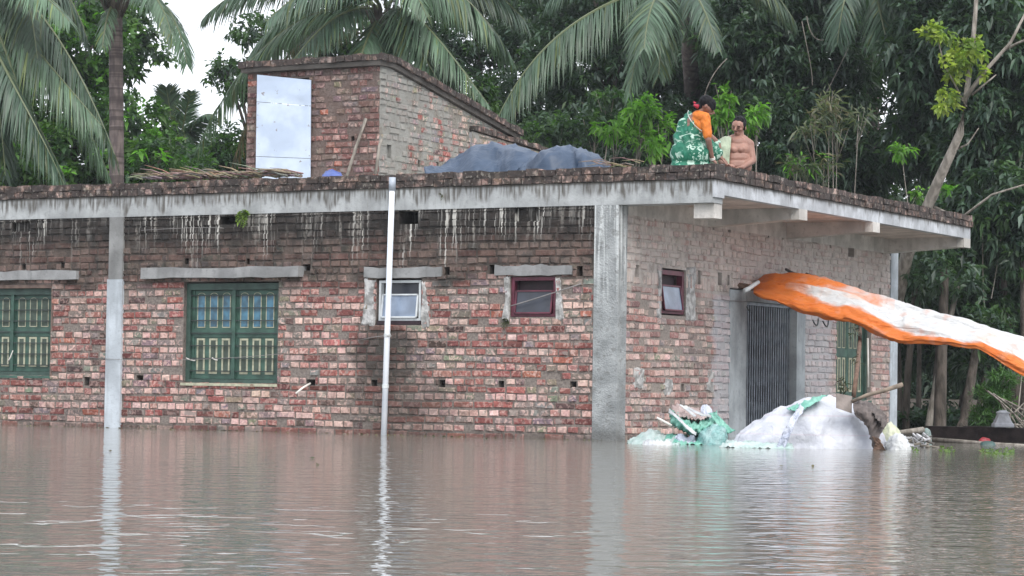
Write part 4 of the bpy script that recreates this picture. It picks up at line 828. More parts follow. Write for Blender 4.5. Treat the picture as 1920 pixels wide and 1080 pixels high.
def hand(W_, F_, up, side, r=.0092, curl=.5, L=.075):
    """palm and five bent fingers: wrist W_, direction F_, back of the hand up, thumb on side"""
    F_, up = nrm(F_), nrm(up); S = nrm(np.cross(F_, up))*side; out = []
    pc = W_+F_*.012; out += [(W_, .021, pc+F_*.02, .026, up, .62)]
    for k in range(4):
        b = W_+F_*.045+S*(.027-.018*k); l = L*(.88, 1.0, .93, .74)[k]; c = curl*(.8+.12*k)
        out.append((W_+F_*.012+S*(.018-.012*k), .012, b, r*1.12)); p = b; d = F_
        for j, s in enumerate((.44, .31, .25)): d = nrm(d*math.cos(c*.7)-up*math.sin(c*.7)); q = p+d*l*s; out.append((p, r*(1.05-.1*j), q, r*(.98-.12*j))); p = q; nu = nrm(up+F_*c*.5); up_ = nu
    b = W_+F_*.01+S*.022; q = b+nrm(F_*.6+S*.8-up*.2)*.032; out += [(b, .013, q, .0105), (q, .0105, q+nrm(F_*.9+S*.3-up*.3)*.026, .009)]
    return out
def WP(px, py, dep): return P(px, py, dep)
RHv, FHv, ZV = RH, _fh, np.array([0, 0, 1.0])
# ---- woman kneeling with her back to us, head turned right and down
WD = 28.1
w = lambda px, py, d=0.0: P(px, py, WD+d)
woman = thing('person', (w(1292, 306)[0], w(1292, 306)[1], 2.82), 'kneeling woman in a green and white sari with orange blouse and red hair flower', 'person')
fl = 2.84
def flo(p, z): q = np.array(p); q[2] = z; return q
head = w(1325, 199, .02); face = nrm(RHv*.86-FHv*.05-ZV*.5); hu = nrm(ZV*.9+RHv*.43); hs = nrm(np.cross(face, hu))
neck0, neck1 = w(1303, 219, .02), w(1317, 206, .02)
shR, shL = w(1322, 221, -.06), w(1291, 222, .12); elb = w(1328, 262, -.10); wri = w(1336, 300, .02); 
elL, wrL = w(1345, 268, .26), w(1352, 296, .20)
B = [(head+hu*.025-face*.012, .078, head+hu*.0+face*.014, .074), (head-hu*.02+face*.03, .052, head-hu*.055+face*.045, .034), (neck0, .052, neck1, .042), (head-hu*.04-face*.02, .045, neck1, .042),
     (head+face*.092-hu*.012, .010, head+face*.107-hu*.028, .0125), (head+face*.088-hu*.047, .013, head+face*.085-hu*.052, .013), (head+hs*.075-hu*.01-face*.01, .012, head+hs*.078-hu*.03-face*.008, .009), (head-hs*.075-hu*.01-face*.01, .012, head-hs*.078-hu*.03-face*.008, .009),
     (w(1300, 230, .04), .085, w(1305, 226, .04), .08), (shR, .045, elb, .036), (elb, .036, wri, .023), (shL, .045, elL, .036), (elL, .036, wrL, .023), (w(1300, 226, .04), .07, shR, .045), (w(1300, 226, .04), .07, shL, .05),
     (w(1300, 240, .04), .10, w(1292, 288, .06), .12)]
B += hand(wri, (w(1349, 312, .06)-wri), ZV*.9+RHv*.2-FHv*.2, 1, curl=.35); B += hand(wrL, (w(1362, 304, .16)-wrL), ZV, -1, curl=.4)
organic('body', B, MT['skinw'], woman, .0055, 3)
organic('hair', [(head+hu*.034-face*.026, .083, head+hu*.030+face*.018, .080), (head-face*.045-hu*.01, .064, head-face*.05-hu*.03, .045), (w(1310, 200, .01), .042, w(1306, 200, .01), .038), (head+hu*.02+face*.055+hs*.02, .045, head+hu*.02+face*.058-hs*.02, .045)], MT['hair'], woman, .006, 2, .0025, 60)
e = M()
for s_ in (-1, 1):
    for (a, b) in (((.078, -.005), .011),): pass
    v, f = cap_mesh(head+face*.083+hs*.03*s_-hu*.008, .009, head+face*.083+hs*.034*s_-hu*.008, .009, 8, 3)
    e.add(v, f)
    o_ = M(); o_.add(v, f); o_.build('eye', MT['eye'], woman, smooth=True)
def cloth(name, body, pat=None, rough=.75, sheen=0):
    n = N(name); n.bump(n.noise(180, 2), .15, .002); return n
n = N('green_sari'); v_ = n.pos()
vo = n.nd('ShaderNodeTexVoronoi'); vo.feature = 'F1'; vo.inputs['Scale'].default_value = 10.0; vo.inputs['Randomness'].default_value = .55
dv = n.nd('ShaderNodeVectorMath', operation='ADD'); n.put(dv.inputs[0], v_); nn_ = n.nd('ShaderNodeTexNoise'); nn_.inputs['Scale'].default_value = 34; n.put(nn_.inputs['Vector'], v_); sc_ = n.scl(nn_.outputs['Color'], (.13, .13, .13)); n.put(dv.inputs[1], sc_); n.put(vo.inputs['Vector'], dv.outputs[0])
leafm = n.rng(vo.outputs['Distance'], .46, .38); fold = n.rng(n.noise(9, 2, n.scl(v_, (1, 1, 2.6)), dist=1.2), .56, .60); zz = n.xyz()[2]
up_ = n.rng(zz, 3.27, 3.36)
pt_ = n.mix(up_, leafm, fold); c = n.mix(pt_, (.010, .125, .075), (.40, .56, .48))
c = n.mix(n.rng(n.noise(7, 2), .5, .7), c, n.mix(.5, c, (.02, .20, .13))); n.bump(n.noise(60, 3), .3, .004); n.fin(c, .6, 0, .35); MT['sari'] = n.m
MT['orange'] = simple('orange_blouse', (.62, .17, .018), .7, .2, 20, .3); MT['edge'] = simple('sari_border', (.52, .62, .56), .6, .2)
organic('sari', [(w(1301, 228, .05), .085, w(1298, 250, .03), .120), (w(1284, 232, .08), .075, w(1278, 262, .06), .10), (w(1291, 217, .10), .048, w(1297, 236, .06), .085), (w(1298, 250, .03), .115, w(1292, 276, .04), .150), (w(1282, 288, .03), .155, w(1306, 289, .03), .155), (flo(w(1280, 300, .03), fl+.15), .160, flo(w(1312, 300, .05), fl+.14), .155),
     (flo(w(1275, 300, .0), fl+.07), .10, flo(w(1325, 300, .30), fl+.08), .09), (flo(w(1315, 300, .2), fl+.12), .12, flo(w(1332, 300, .42), fl+.12), .09), (elL+ZV*.0, .045, w(1338, 294, .2), .06), (w(1320, 262, .16), .07, w(1342, 288, .22), .08)], MT['sari'], woman, .009, 4, .009, 22, None, (1.6, 1.6, .8))
organic('blouse', [(w(1308, 217, .0), .062, shR+ZV*.004, .060), (shR, .060, shR+(elb-shR)*.78, .053), (w(1306, 226, .02), .075, w(1313, 236, -.01), .075)], MT['orange'], woman, .006, 2, .003, 40)
v, f = [], []
m = M(); m.tube([w(1309, 200, -.04), w(1301, 197, -.06)], [.026, .014], 8); m.tube([w(1304, 194, -.05), w(1300, 191, -.05)], [.018, .008], 6); m.build('hair_flower', simple('red_hair_ribbon', (.42, .02, .05), .6, .3, 60, .5), woman, smooth=True)
def ring(c, ax, r, t, par, name, mat):
    ax = nrm(ax); a = nrm(np.cross(ax, ZV+.1)); b = np.cross(ax, a); m = M(); m.tube([c+(a*math.cos(q)+b*math.sin(q))*r for q in np.linspace(0, 2*math.pi, 17)], t, 6, cap=False); m.build(name, mat, par, smooth=True)
MT['shell'] = simple('white_shell', (.75, .72, .68), .35, .1)
ring(wri-nrm(wri-elb)*.012, wri-elb, .030, .006, woman, 'bangle', MT['shell']); ring(wri-nrm(wri-elb)*.028, wri-elb, .030, .005, woman, 'bangle', MT['shell'])
m = M(); q = bez([w(1291, 207, .12), w(1286, 214, .0), w(1296, 232, -.10), w(1316, 246, -.12)], 14); 
m.tube(q, .004, 5); m.build('sari_border', MT['edge'], woman, smooth=True)
# ---- bare-chested man sitting, looking down to the left
MD = 28.6
g = lambda px, py, d=0.0: P(px, py, MD+d)
man = thing('person', (g(1388, 306)[0], g(1388, 306)[1], 2.82), 'bare chested man with a pale green towel over one shoulder', 'person')
head = g(1385, 238); face = nrm(-RHv*.42-FHv*.82-ZV*.26); hu = nrm(ZV-FHv*.22); hu = nrm(hu-face*(hu@face)); hs = nrm(np.cross(face, hu))
shV, shN = g(1357, 269, .0), g(1405, 271, .02); elbN = g(1411, 301, -.04); wrN = g(1391, 314, -.26); elV = g(1347, 298, -.05); wrV = g(1360, 311, -.27)
B = [(head+hu*.028-face*.014, .076, head+hu*.022+face*.012, .073), (head-hu*.025+face*.02, .060, head-hu*.062+face*.038, .038), (head-hu*.05-face*.02, .052, g(1386, 262, .03), .055),
     (head+face*.086+hu*.012, .009, head+face*.108-hu*.016, .0135), (head+face*.083-hu*.046, .015, head+face*.081-hu*.052, .015), (head+face*.068+hu*.026+hs*.03, .016, head+face*.068+hu*.026-hs*.03, .016),
     (head+hs*.076-face*.005+hu*.008, .013, head+hs*.082-face*.008-hu*.024, .009), (head-hs*.076-face*.005+hu*.008, .013, head-hs*.082-face*.008-hu*.024, .009), (head+face*.05-hu*.012+hs*.035, .026, head+face*.05-hu*.015-hs*.035, .026),
     (g(1381, 268, .0), .080, g(1386, 268, .0), .080), (g(1376, 259, .03), .046, shV, .056), (g(1392, 259, .03), .046, shN, .058), (g(1372, 270, .02), .07, g(1392, 270, .02), .07), (g(1374, 281, -.02), .088, g(1392, 281, -.02), .088), (g(1375, 297, -.02), .100, g(1390, 297, -.02), .100), (g(1375, 312, -.02), .115, g(1391, 312, -.02), .115),
     (g(1373, 279, -.085), .036, g(1376, 281, -.085), .040), (g(1392, 279, -.085), .036, g(1389, 281, -.085), .040),
     (shN, .054, elbN, .043), (elbN, .043, wrN, .027), (shV, .052, elV, .042), (elV, .042, wrV, .027)]
B += hand(wrN, RHv*-1.0-FHv*.3-ZV*.05, ZV, 1, curl=.5); B += hand(wrV, RHv*.75-FHv*.5+ZV*.25, ZV, -1, curl=.55)
kn0 = flo(g(1345, 310, -.30), 2.97); kn1 = flo(g(1400, 310, -.26), 2.90)
B += [(flo(g(1376, 312, .0), 2.93), .10, kn0+np.array([0, .05, -.03]), .065), (flo(g(1392, 312, 0), 2.93), .10, kn1+np.array([0, .05, -.05]), .065), (kn0-ZV*.04, .055, flo(g(1390, 312, -.28), 2.87), .04), (kn1-ZV*.06, .055, flo(g(1372, 312, -.18), 2.87), .04)]
organic('body', B, MT['skinm'], man, .0055, 3)
organic('hair', [(head+hu*.046-face*.036, .080, head+hu*.055-face*.012, .070), (head-face*.048+hu*.01, .066, head-face*.05-hu*.02, .052), (head+hs*.055+hu*.03, .034, head+hs*.055-hu*.012-face*.012, .026), (head-hs*.055+hu*.03, .034, head-hs*.055-hu*.012-face*.012, .026)], MT['hair'], man, .006, 2, .003, 70)
for s_ in (-1, 1):
    for nm, r, a, b, mt in (('eye', .0052, head+face*.084+hs*.027*s_+hu*.003, head+face*.083+hs*.036*s_+hu*.003, 'eye'), ('eyebrow', .0034, head+face*.092+hs*.018*s_+hu*.026, head+face*.084+hs*.045*s_+hu*.024, 'hair')):
        m = M(); v, f = cap_mesh(a, r, b, r, 8, 3); m.add(v, f); m.build(nm, MT[mt], man, smooth=True)
m = M(); v, f = cap_mesh(head+face*.094-hu*.032+hs*.018, .0045, head+face*.094-hu*.032-hs*.018, .0045, 8, 3); m.add(v, f); m.build('moustache', MT['hair'], man, smooth=True)
m = M(); v, f = cap_mesh(head+face*.096-hu*.049+hs*.014, .0045, head+face*.096-hu*.049-hs*.014, .0045, 8, 3); m.add(v, f); m.build('mouth', simple('lips', (.16, .05, .045), .5, .1), man, smooth=True)
MT['towel'] = simple('pale_green_cotton', (.34, .40, .30), .85, .25, 14, .4)
def sheet(name, rows, mat, parent=None, wr=.008, seed=1, sub=6, thick=.004, label=None, col=None, freq=3.0):
    fu, fv = freq if isinstance(freq, tuple) else (freq, freq)
    """cloth: a control grid (rows of points) refined smoothly, rumpled, and given thickness"""
    G = np.array(rows, float); nr, nc = G.shape[:2]
    def refine(A, k):
        n = A.shape[0]; t = np.linspace(0, n-1, (n-1)*k+1); out = []
        for x in t:
            i = min(int(x), n-2); f = x-i; p0, p1, p2, p3 = A[max(i-1, 0)], A[i], A[i+1], A[min(i+2, n-1)]
            out.append(.5*(2*p1+(p2-p0)*f+(2*p0-5*p1+4*p2-p3)*f*f+(3*p1-p0-3*p2+p3)*f**3))
        return np.array(out)
    G = refine(G, sub); G = refine(G.transpose(1, 0, 2), sub).transpose(1, 0, 2); a, b = G.shape[:2]
    du = np.gradient(G, axis=0); dv = np.gradient(G, axis=1); Nn = np.cross(du, dv); Nn /= np.linalg.norm(Nn, axis=2)[..., None]+1e-9
    rg = np.random.default_rng(seed); U_, V_ = np.meshgrid(np.linspace(0, 1, a), np.linspace(0, 1, b), indexing='ij'); h = np.zeros((a, b))
    for k in range(9):
        f1, f2, ph = rg.uniform(-fu, fu)*(1+k*.5), rg.uniform(-fv, fv)*(1+k*.5), rg.uniform(0, 6.28); s = np.sin(2*math.pi*(f1*U_+f2*V_)+ph+1.5*np.sin(2*math.pi*(f2*U_-f1*V_)*.6+ph)); h += (1-2*np.abs(s)**1.7)*.55/(1+k*.35)
    G = G+Nn*(h*wr)[..., None]; G2 = G-Nn*thick
    V = np.concatenate([G.reshape(-1, 3), G2.reshape(-1, 3)]); F = []; k = a*b; MI = []
    for i in range(a-1):
        for j in range(b-1):
            q = i*b+j; F.append((q, q+1, q+b+1, q+b)); F.append((k+q, k+q+b, k+q+b+1, k+q+1))
    ed = [(i*b, (i+1)*b) for i in range(a-1)]+[((i+1)*b+b-1, i*b+b-1) for i in range(a-1)]+[(j+1, j) for j in range(b-1)]+[((a-1)*b+j, (a-1)*b+j+1) for j in range(b-1)]
    F += [(p, q, q+k, p+k) for p, q in ed]
    C = None
    if col is not None: cc = np.array([[col(i/(a-1), j/(b-1)) for j in range(b)] for i in range(a)]).reshape(-1, 3); C = np.concatenate([cc, cc])
    return link(name, V, F, mat, parent, smooth=True, label=label, col=C)
sheet('towel', [[g(1368, 258, .06), g(1358, 259, .08), g(1350, 266, .08), g(1344, 280, .06)], [g(1371, 258, -.03), g(1360, 257, -.02), g(1349, 263, -.02), g(1338, 280, -.04)], [g(1370, 275, -.115), g(1360, 275, -.11), g(1346, 280, -.10), g(1333, 296, -.12)], [g(1368, 293, -.14), g(1357, 293, -.14), g(1343, 296, -.13), g(1331, 308, -.14)], [g(1367, 312, -.15), g(1356, 313, -.16), g(1345, 313, -.15), g(1334, 316, -.14)]], MT['towel'], man, .004, 3)
organic('waist_cloth', [(flo(g(1374, 312, .0), 2.93), .118, flo(g(1392, 312, .0), 2.93), .118), (flo(g(1392, 312, 0), 2.93), .105, kn1+np.array([0, .05, -.05]), .075), (flo(g(1376, 312, 0), 2.93), .105, kn0+np.array([0, .05, -.03]), .072)], simple('dull_violet_cotton', (.20, .18, .24), .85, .3, 20, .4), man, .009, 3, .004, 40)
m = M(); q = g(1352, 311, -.24); m.tube([q-(0, 0, .02), q+(0, 0, .012)], [.05, .075], 14); tag(m.build('bowl', MT['white_paint'], smooth=True), 'small pale bowl on the roof edge between the woman and the man', 'bowl')
# ------------------------------------------------------------------ on the roof
MT['bluetarp'] = None
n = N('blue_grey_tarpaulin'); c = n.mix(n.rng(n.noise(4, 4), .3, .7), (.028, .050, .090), (.046, .074, .125)); n.bump(n.ma('ADD', n.noise(9, 3), n.ma('MULTIPLY', n.ma('ABSOLUTE', n.ma('SUBTRACT', n.noise(3.2, 3, dist=1.6), .5)), 4.0)), .5, .012); n.fin(c, .45, 0, .4); MT['bluetarp'] = n.m
def TP(px, py, y): return on(px, py, 1, y)
def heap_tarp(name, outline, yf, yb, label, seed, cat='tarpaulin', mat=None, wr=.022):
    rows = []
    for k, (px, py) in enumerate(outline):
        f0 = TP(px, 345, yf); f0[2] = 2.83; t0 = TP(px, py, (yf+yb)/2); b0 = np.array([t0[0]-.25, yb, 2.84]); m1 = f0*.5+t0*.5+np.array([0, -.12, .08]); m2 = b0*.5+t0*.5+np.array([0, .12, .08])
        rows.append([f0+np.array([rnd.uniform(-.1, .1), 0, 0]), m1+np.array([rnd.uniform(-.08, .08), (k % 2)*.2-.10, rnd.uniform(-.05, .08)]), t0, m2, b0])
    return tag(sheet(name, rows, mat or MT['bluetarp'], None, wr, seed, 6, .006, freq=(4.5, 2.5)), label, cat)
heap_tarp('tarpaulin', [(820, 322), (850, 300), (895, 272), (930, 268), (975, 276), (1015, 292), (1040, 306), (1060, 322)], .9, 2.6, 'blue grey tarpaulin draped over a heap against the stair tower', 5)
heap_tarp('tarpaulin', [(985, 322), (1000, 300), (1030, 283), (1062, 274), (1095, 281), (1125, 298), (1150, 320)], .7, 1.9, 'blue grey tarpaulin heap on the roof to the right of the larger one', 9)
def sticks(name, label, cat, pts, n, L, r, mat, seed, up=.3):
    r2 = random.Random(seed); m = M()
    for i in range(n):
        t = r2.random(); a = pts[0]*(1-t)+pts[1]*t+np.array([r2.uniform(-.1, .1), r2.uniform(-.12, .12), r2.uniform(0, .05)]); an = r2.gauss(math.pi*.96, .35); l = L*r2.uniform(.4, 1.1)
        d = np.array([math.cos(an)*l, r2.uniform(-.2, .2)*l, abs(r2.gauss(0, up))*l*.4]); q = [a, a+d*.5+np.array([0, 0, .02]), a+d]; rr = r*r2.uniform(.6, 1.2); m.tube(q, [rr, rr*.8, rr*.3], 4, c=tuple(r2.uniform(.75, 1.25)*v for v in (.20, .165, .125)))
    return tag(m.build(name, mat, col=True), label, cat, kind='stuff')
MT['dry'] = simple('dry_palm_leaf', (.2, .16, .12), .9, .3, 30, attr=True)
sticks('dry_palm_leaves', 'long pile of dry palm leaf stalks on the roof edge left of the tower', 'dry leaves', (on(285, 338, 1, .35), on(560, 332, 1, .35)), 260, .45, .011, MT['dry'], 3)
sticks('dry_twigs', 'dry twigs lying on the roof edge right of the blue tarpaulins', 'twigs', (on(1120, 314, 1, .6), on(1200, 310, 1, .6)), 16, .35, .006, MT['dry'], 8)
tag(sheet('plastic_sheet', [[TP(600, 335, .7), TP(610, 322, .9), TP(612, 332, 1.2)], [TP(618, 335, .7), TP(622, 318, .9), TP(625, 330, 1.2)], [TP(645, 335, .7), TP(640, 325, .9), TP(640, 332, 1.2)]], simple('blue_plastic', (.06, .10, .32), .4, .2), None, .01, 4), 'scrap of bright blue plastic at the foot of the tin door', 'plastic sheet')
m = M(); m.tube([TP(648, 338, 2.2), TP(668, 275, 2.38), TP(686, 222, 2.46)], .022, 7); tag(m.build('wooden_pole', MT['bark_pale'], smooth=True), 'pale pole leaning against the brick face of the stair tower', 'pole')
m = M(); m.tube([on(704, 326, 0, -4.5), on(712, 270, 0, -4.52), on(716, 262, 0, -4.54)], .02, 6); tag(m.build('wooden_pole', MT['bark_pale'], smooth=True), 'short pole at the corner of the stair tower', 'pole')
# fern and moss on the front wall
def fern(label, c, n, L, seed, pal, down=.5, name='fern'):
    rg = np.random.default_rng(seed); C = []; D = []
    for i in range(n):
        a = rg.uniform(0, 2*math.pi); d = nrm(np.array([math.cos(a), -.8, math.sin(a)*1.2+.1])); 
        for k in range(9):
            p = np.array(c)+d*L*k/9-np.array([0, 0, 1])*down*L*(k/9)**2
            for s in (-1, 1): C.append(p); D.append(d*.5+nrm(np.cross(d, [0, 1.0, 0]))*s)
    C = np.array(C); D = np.array(D); k = len(C); cols = np.array(pal)[rg.integers(0, len(pal), k)]
    V, F, c_ = leaves(C, D, L*.32*rg.uniform(.7, 1.2, k), L*.07*np.ones(k), .3, cols, rg); return tag(link(name, V, F, MT['leaf_soft'], col=c_), label, 'plant')
fern('small bright fern growing on the beam above the shuttered window', on(462, 402, 1, -.05), 14, .125, 3, [(.14, .24, .03), (.20, .30, .05), (.10, .16, .03)])
fern('tuft of dull moss under the maroon window', on(950, 602, 1, -.01), 12, .07, 6, [(.06, .08, .035), (.09, .10, .06)])
fern('small tuft growing on the roof slab near the drainpipe', on(828, 366, 1, -.03), 5, .05, 8, [(.10, .10, .06)])
# wires and bits on the wall
MT['wire'] = simple('grey_wire', (.22, .21, .21), .6, .2)
def wire(label, pts, r=.004, mat='wire', name='wire', cat='wire'):
    m = M(); m.tube(pts, r, 5); return tag(m.build(name, MT[mat], smooth=True), label, cat)
def LP(px, py, d=.04): return on(px, py, 1, -d)
wire('pale cord slanting across the maroon window', bez([LP(957, 574, .05), LP(1000, 562, .05), LP(1090, 532, .04)], 6), .007)
wire('thin wire sagging across the shuttered window with blue panes', bez([LP(150, 668), LP(230, 680, .06), LP(400, 676, .13), LP(520, 664, .05)], 12), .003)
wire('thin wire tied under the roof beam', bez([LP(265, 432, .03), LP(380, 424, .04), LP(420, 428, .03)], 6), .003)
wire('thin wire round the drainpipe', bez([LP(672, 638, .03), LP(715, 628, .13), LP(735, 630, .13)], 6), .0045)
wire('white plastic stick poking out of the wall below the shuttered window', [LP(582, 719, .0), LP(568, 727, .12), LP(555, 738, .2)], .013, 'shell', 'stick', 'stick')
wire('white scrap tied to the grille of the window with blue panes', bez([LP(349, 671, .07), LP(360, 677, .08), LP(366, 676, .07)], 4), .006, 'shell', 'cloth_scrap', 'scrap')
wire('white scrap hanging from the middle of the window with blue panes', bez([LP(398, 671, .07), LP(404, 676, .09), LP(408, 675, .07)], 4), .008, 'shell', 'cloth_scrap', 'scrap')
wire('white scrap hanging on the leftmost window', bez([LP(24, 657, .07), LP(21, 668, .09), LP(15, 678, .07)], 4), .008, 'shell', 'cloth_scrap', 'scrap')
# ------------------------------------------------------------------ awning
def interp(x, xs, ys): return float(np.interp(x, xs, ys))
AX = [1410, 1437, 1470, 1500, 1560, 1600, 1640, 1680, 1740, 1790, 1840, 1880, 1920, 1990, 2080]
AT = [541, 515, 516, 515, 527, 541, 556, 567, 585, 598, 612, 624, 637, 668, 700]
AB = [546, 562, 572, 583, 598, 603, 628, 645, 641, 645, 656, 680, 706, 728, 760]
cols_ = np.concatenate([np.arange(1410, 1700, 20), np.arange(1700, 2081, 27)])
rows = []
for px in cols_:
    t, b = interp(px, AX, AT), interp(px, AX, AB)+rnd.uniform(-2.5, 2); k = (px-1410)/670; r = []
    if px < 1425: t = b-6
    for (f, y) in ((0.10, 4.35), (0.0, 4.0), (.0, 3.72), (.22, 3.55), (.48, 3.32), (.74, 3.12), (.92, 3.02), (1.0, 3.05)):
        q = on(px+(0 if px > 1425 else 4*f), t+(b-t)*f+(10 if y > 4.1 else 0)+rnd.uniform(-1.2, 1.2), 1, y+{.22: .07, .48: -.07, .74: .05, .92: -.03}.get(f, 0)*math.sin(px*.011+f*3)); r.append(q)
    rows.append(r)
n = N('orange_white_tarpaulin'); a_ = n.nd('ShaderNodeAttribute'); a_.attribute_name = 'Col'; sp = n.nd('ShaderNodeSeparateColor'); n.put(sp.inputs[0], a_.outputs['Color'])
msk = n.ma('ADD', sp.outputs[0], n.ma('MULTIPLY', n.ma('SUBTRACT', n.noise(3.2, 5, dist=.8), .5), 1.1))
c = n.mix(n.rng(msk, .22, .80), n.mix(n.rng(n.noise(2.2, 4), .55, .75), (.72, .73, .74), (.74, .55, .46)), n.mix(n.noise(6, 3), (.74, .165, .022), (.80, .28, .07)))
c = n.mix(n.ma('MULTIPLY', n.rng(n.noise(5.5, 4), .56, .70), .40), c, (.70, .36, .26)); n.bump(n.noise(7, 5, n.scl(n.pos(), (.6, 2, 2.2)), dist=1.6), .9, .045); n.fin(c, .45, 0, .35)
t_ = n.nd('ShaderNodeBsdfTranslucent'); n.put(t_.inputs[0], c); s_ = n.nd('ShaderNodeMixShader'); s_.inputs[0].default_value = .30; n.t.links.new(n.b.outputs[0], s_.inputs[1]); n.t.links.new(t_.outputs[0], s_.inputs[2]); n.t.links.new(s_.outputs[0], n.out.inputs[0])
def acol(i, j):
    o = 0.0
    px = 1410+670*i
    if px < 1560: o = max(o, 1.3-(px-1410)/125)
    if px < 1720 and j < .45: o = max(o, .86-(px-1500)/480)
    lim = interp(px, [1410, 1500, 1560, 1600, 1640, 1690, 1760, 1850, 1930, 2080], [.3, .54, .62, .60, .54, .58, .68, .76, .58, .6])
    if j > lim: o = max(o, min(1, (j-lim)*7+.35))
    return (o, o, o)
aw = thing('awning', (2.0, 3.4, 0), 'long sagging orange and white tarpaulin awning stretched out from the gate', 'awning')
sheet('tarpaulin', rows, n.m, aw, .017, 12, 6, .002, col=acol, freq=(1.5, 3.6))
def pole(par, a, b, r, mat, name='pole', label=None):
    m = M(); a, b = np.array(a), np.array(b); m.tube([a, a*.66+b*.34+np.array([0, 0, -.006]), a*.33+b*.67, b], [r, r*.96, r*.93, r*.86], 9); return m.build(name, mat, par, smooth=True, label=label)
MT['bamboo'] = simple('weathered_bamboo', (.20, .16, .125), .75, .35, 16, .3); MT['rust'] = simple('rusty_brown', (.14, .085, .06), .85, .35, 20, .4)
pole(aw, on(1437, 520, 1, 3.85), on(2080, 706, 1, 3.85), .024, MT['bamboo'])
pole(aw, on(1366, 531, 1, 3.25), on(1412, 540, 1, 3.3), .040, MT['rust']); pole(aw, on(1396, 545, 1, 3.0), on(1422, 529, 1, 3.3), .028, MT['white_paint']); pole(aw, on(1452, 517, 1, 4.2), on(1500, 518, 1, 4.3), .024, MT['white_paint'])
pole(aw, on(1474, 505, 1, 4.6), on(1502, 519, 1, 4.1), .018, MT['bar']); pole(aw, on(1428, 516, 1, 4.3), on(1445, 520, 1, 4.0), .02, MT['bar']); pole(aw, on(1512, 513, 1, 4.5), on(1560, 532, 1, 4.1), .014, MT['bamboo']); pole(aw, on(2080, 700, 1, 3.7), (on(2080, 700, 1, 3.7)[0], 3.7, -.9), .035, MT['bamboo'], 'post')
m = M(); m.slab(on(1665, 577, 1, 5.4), RH*.22, FHv*.2, ZV*.05); tag(m.build('board', MT['soffit']), 'pale board end showing above the awning beside the wall corner', 'board')
# ------------------------------------------------------------------ covered heap
def plastic(name, a, b, rough=.35, bump=.5, tr=.15, stripe=None, sc=7):
    n = N(name); c = n.mix(n.rng(n.noise(sc, 4), .3, .7), a, b)
    if stripe: o = n.xyz(); c = n.mix(n.ma('MULTIPLY', n.rng(n.noise(1, 1, n.vec(0.0, 0.0, n.ma('MULTIPLY', o[2], 26.0))), .58, .66), .35), c, stripe)
    n.bump(n.ma('ADD', n.noise(24, 4), n.ma('MULTIPLY', n.ma('ABSOLUTE', n.ma('SUBTRACT', n.noise(6, 4, dist=1.5), .5)), 3.0)), bump, .022); n.fin(c, rough, 0, .45); return n.m
MT['poly'] = plastic('white_polythene', (.43, .45, .51), (.56, .58, .63), .5, .35, stripe=(.48, .38, .44)); MT['mint'] = plastic('mint_green_tarp', (.11, .34, .27), (.22, .47, .39), .45); MT['mint_pale'] = plastic('pale_mint_plastic', (.32, .44, .42), (.48, .55, .55), .4)
MT['clear'] = plastic('cloudy_plastic', (.38, .42, .52), (.55, .58, .66), .22, .9); MT['sackw'] = plastic('dull_white_sack', (.42, .44, .47), (.56, .58, .58), .6); MT['pinkish'] = plastic('grey_pink_cloth', (.33, .25, .24), (.46, .38, .37), .7); MT['ochre'] = plastic('yellowish_sack', (.42, .44, .30), (.52, .54, .42), .6)
def mound(name, prof, dep, dw, mat, label, cat, seed, wr=.022, freq=4, parent=None, wl=None, tap=.5):
    """sheet thrown over a heap: profile of (px, py) crest points; dw half depth in metres"""
    rows = []; n_ = len(prof)
    for i, (px, py) in enumerate(prof):
        t = i/(n_-1); e = max(.10, math.sin(math.pi*(.04+.92*t))**tap); c = P(px, py, dep); h = c[2]+.10; r = []
        for k in range(9):
            a = -.12+(math.pi+.24)*k/8; r.append(np.array([c[0], c[1], -.10])-FHv*math.cos(a)*dw*e*(1+.06*math.sin(i*2.1+k))+ZV*h*max(-.2, math.sin(a))**1.0 if math.sin(a) > 0 else np.array([c[0], c[1], -.14])-FHv*math.cos(a)*dw*e)
        rows.append(r)
    o = sheet(name, rows, mat, parent, wr, seed, 5, .004, freq=freq)
    if parent is None: tag(o, label, cat)
    return o
hp = thing('covered_heap', P(1540, 842, 25.3)*np.array([1, 1, 0]), 'big mound of goods covered with white plastic sheeting in front of the gate', 'heap')
mound('plastic_sheet', [(1368, 838), (1384, 818), (1405, 800), (1430, 782), (1460, 766), (1490, 753), (1520, 746), (1548, 743), (1575, 748), (1600, 758), (1622, 772), (1642, 794), (1656, 820), (1662, 842)], 25.4, .50, MT['poly'], None, None, 31, .020, 2.6, hp)
def SG(rows, dz=0): return [[P(a, b, c) for a, b, c in r] for r in rows]
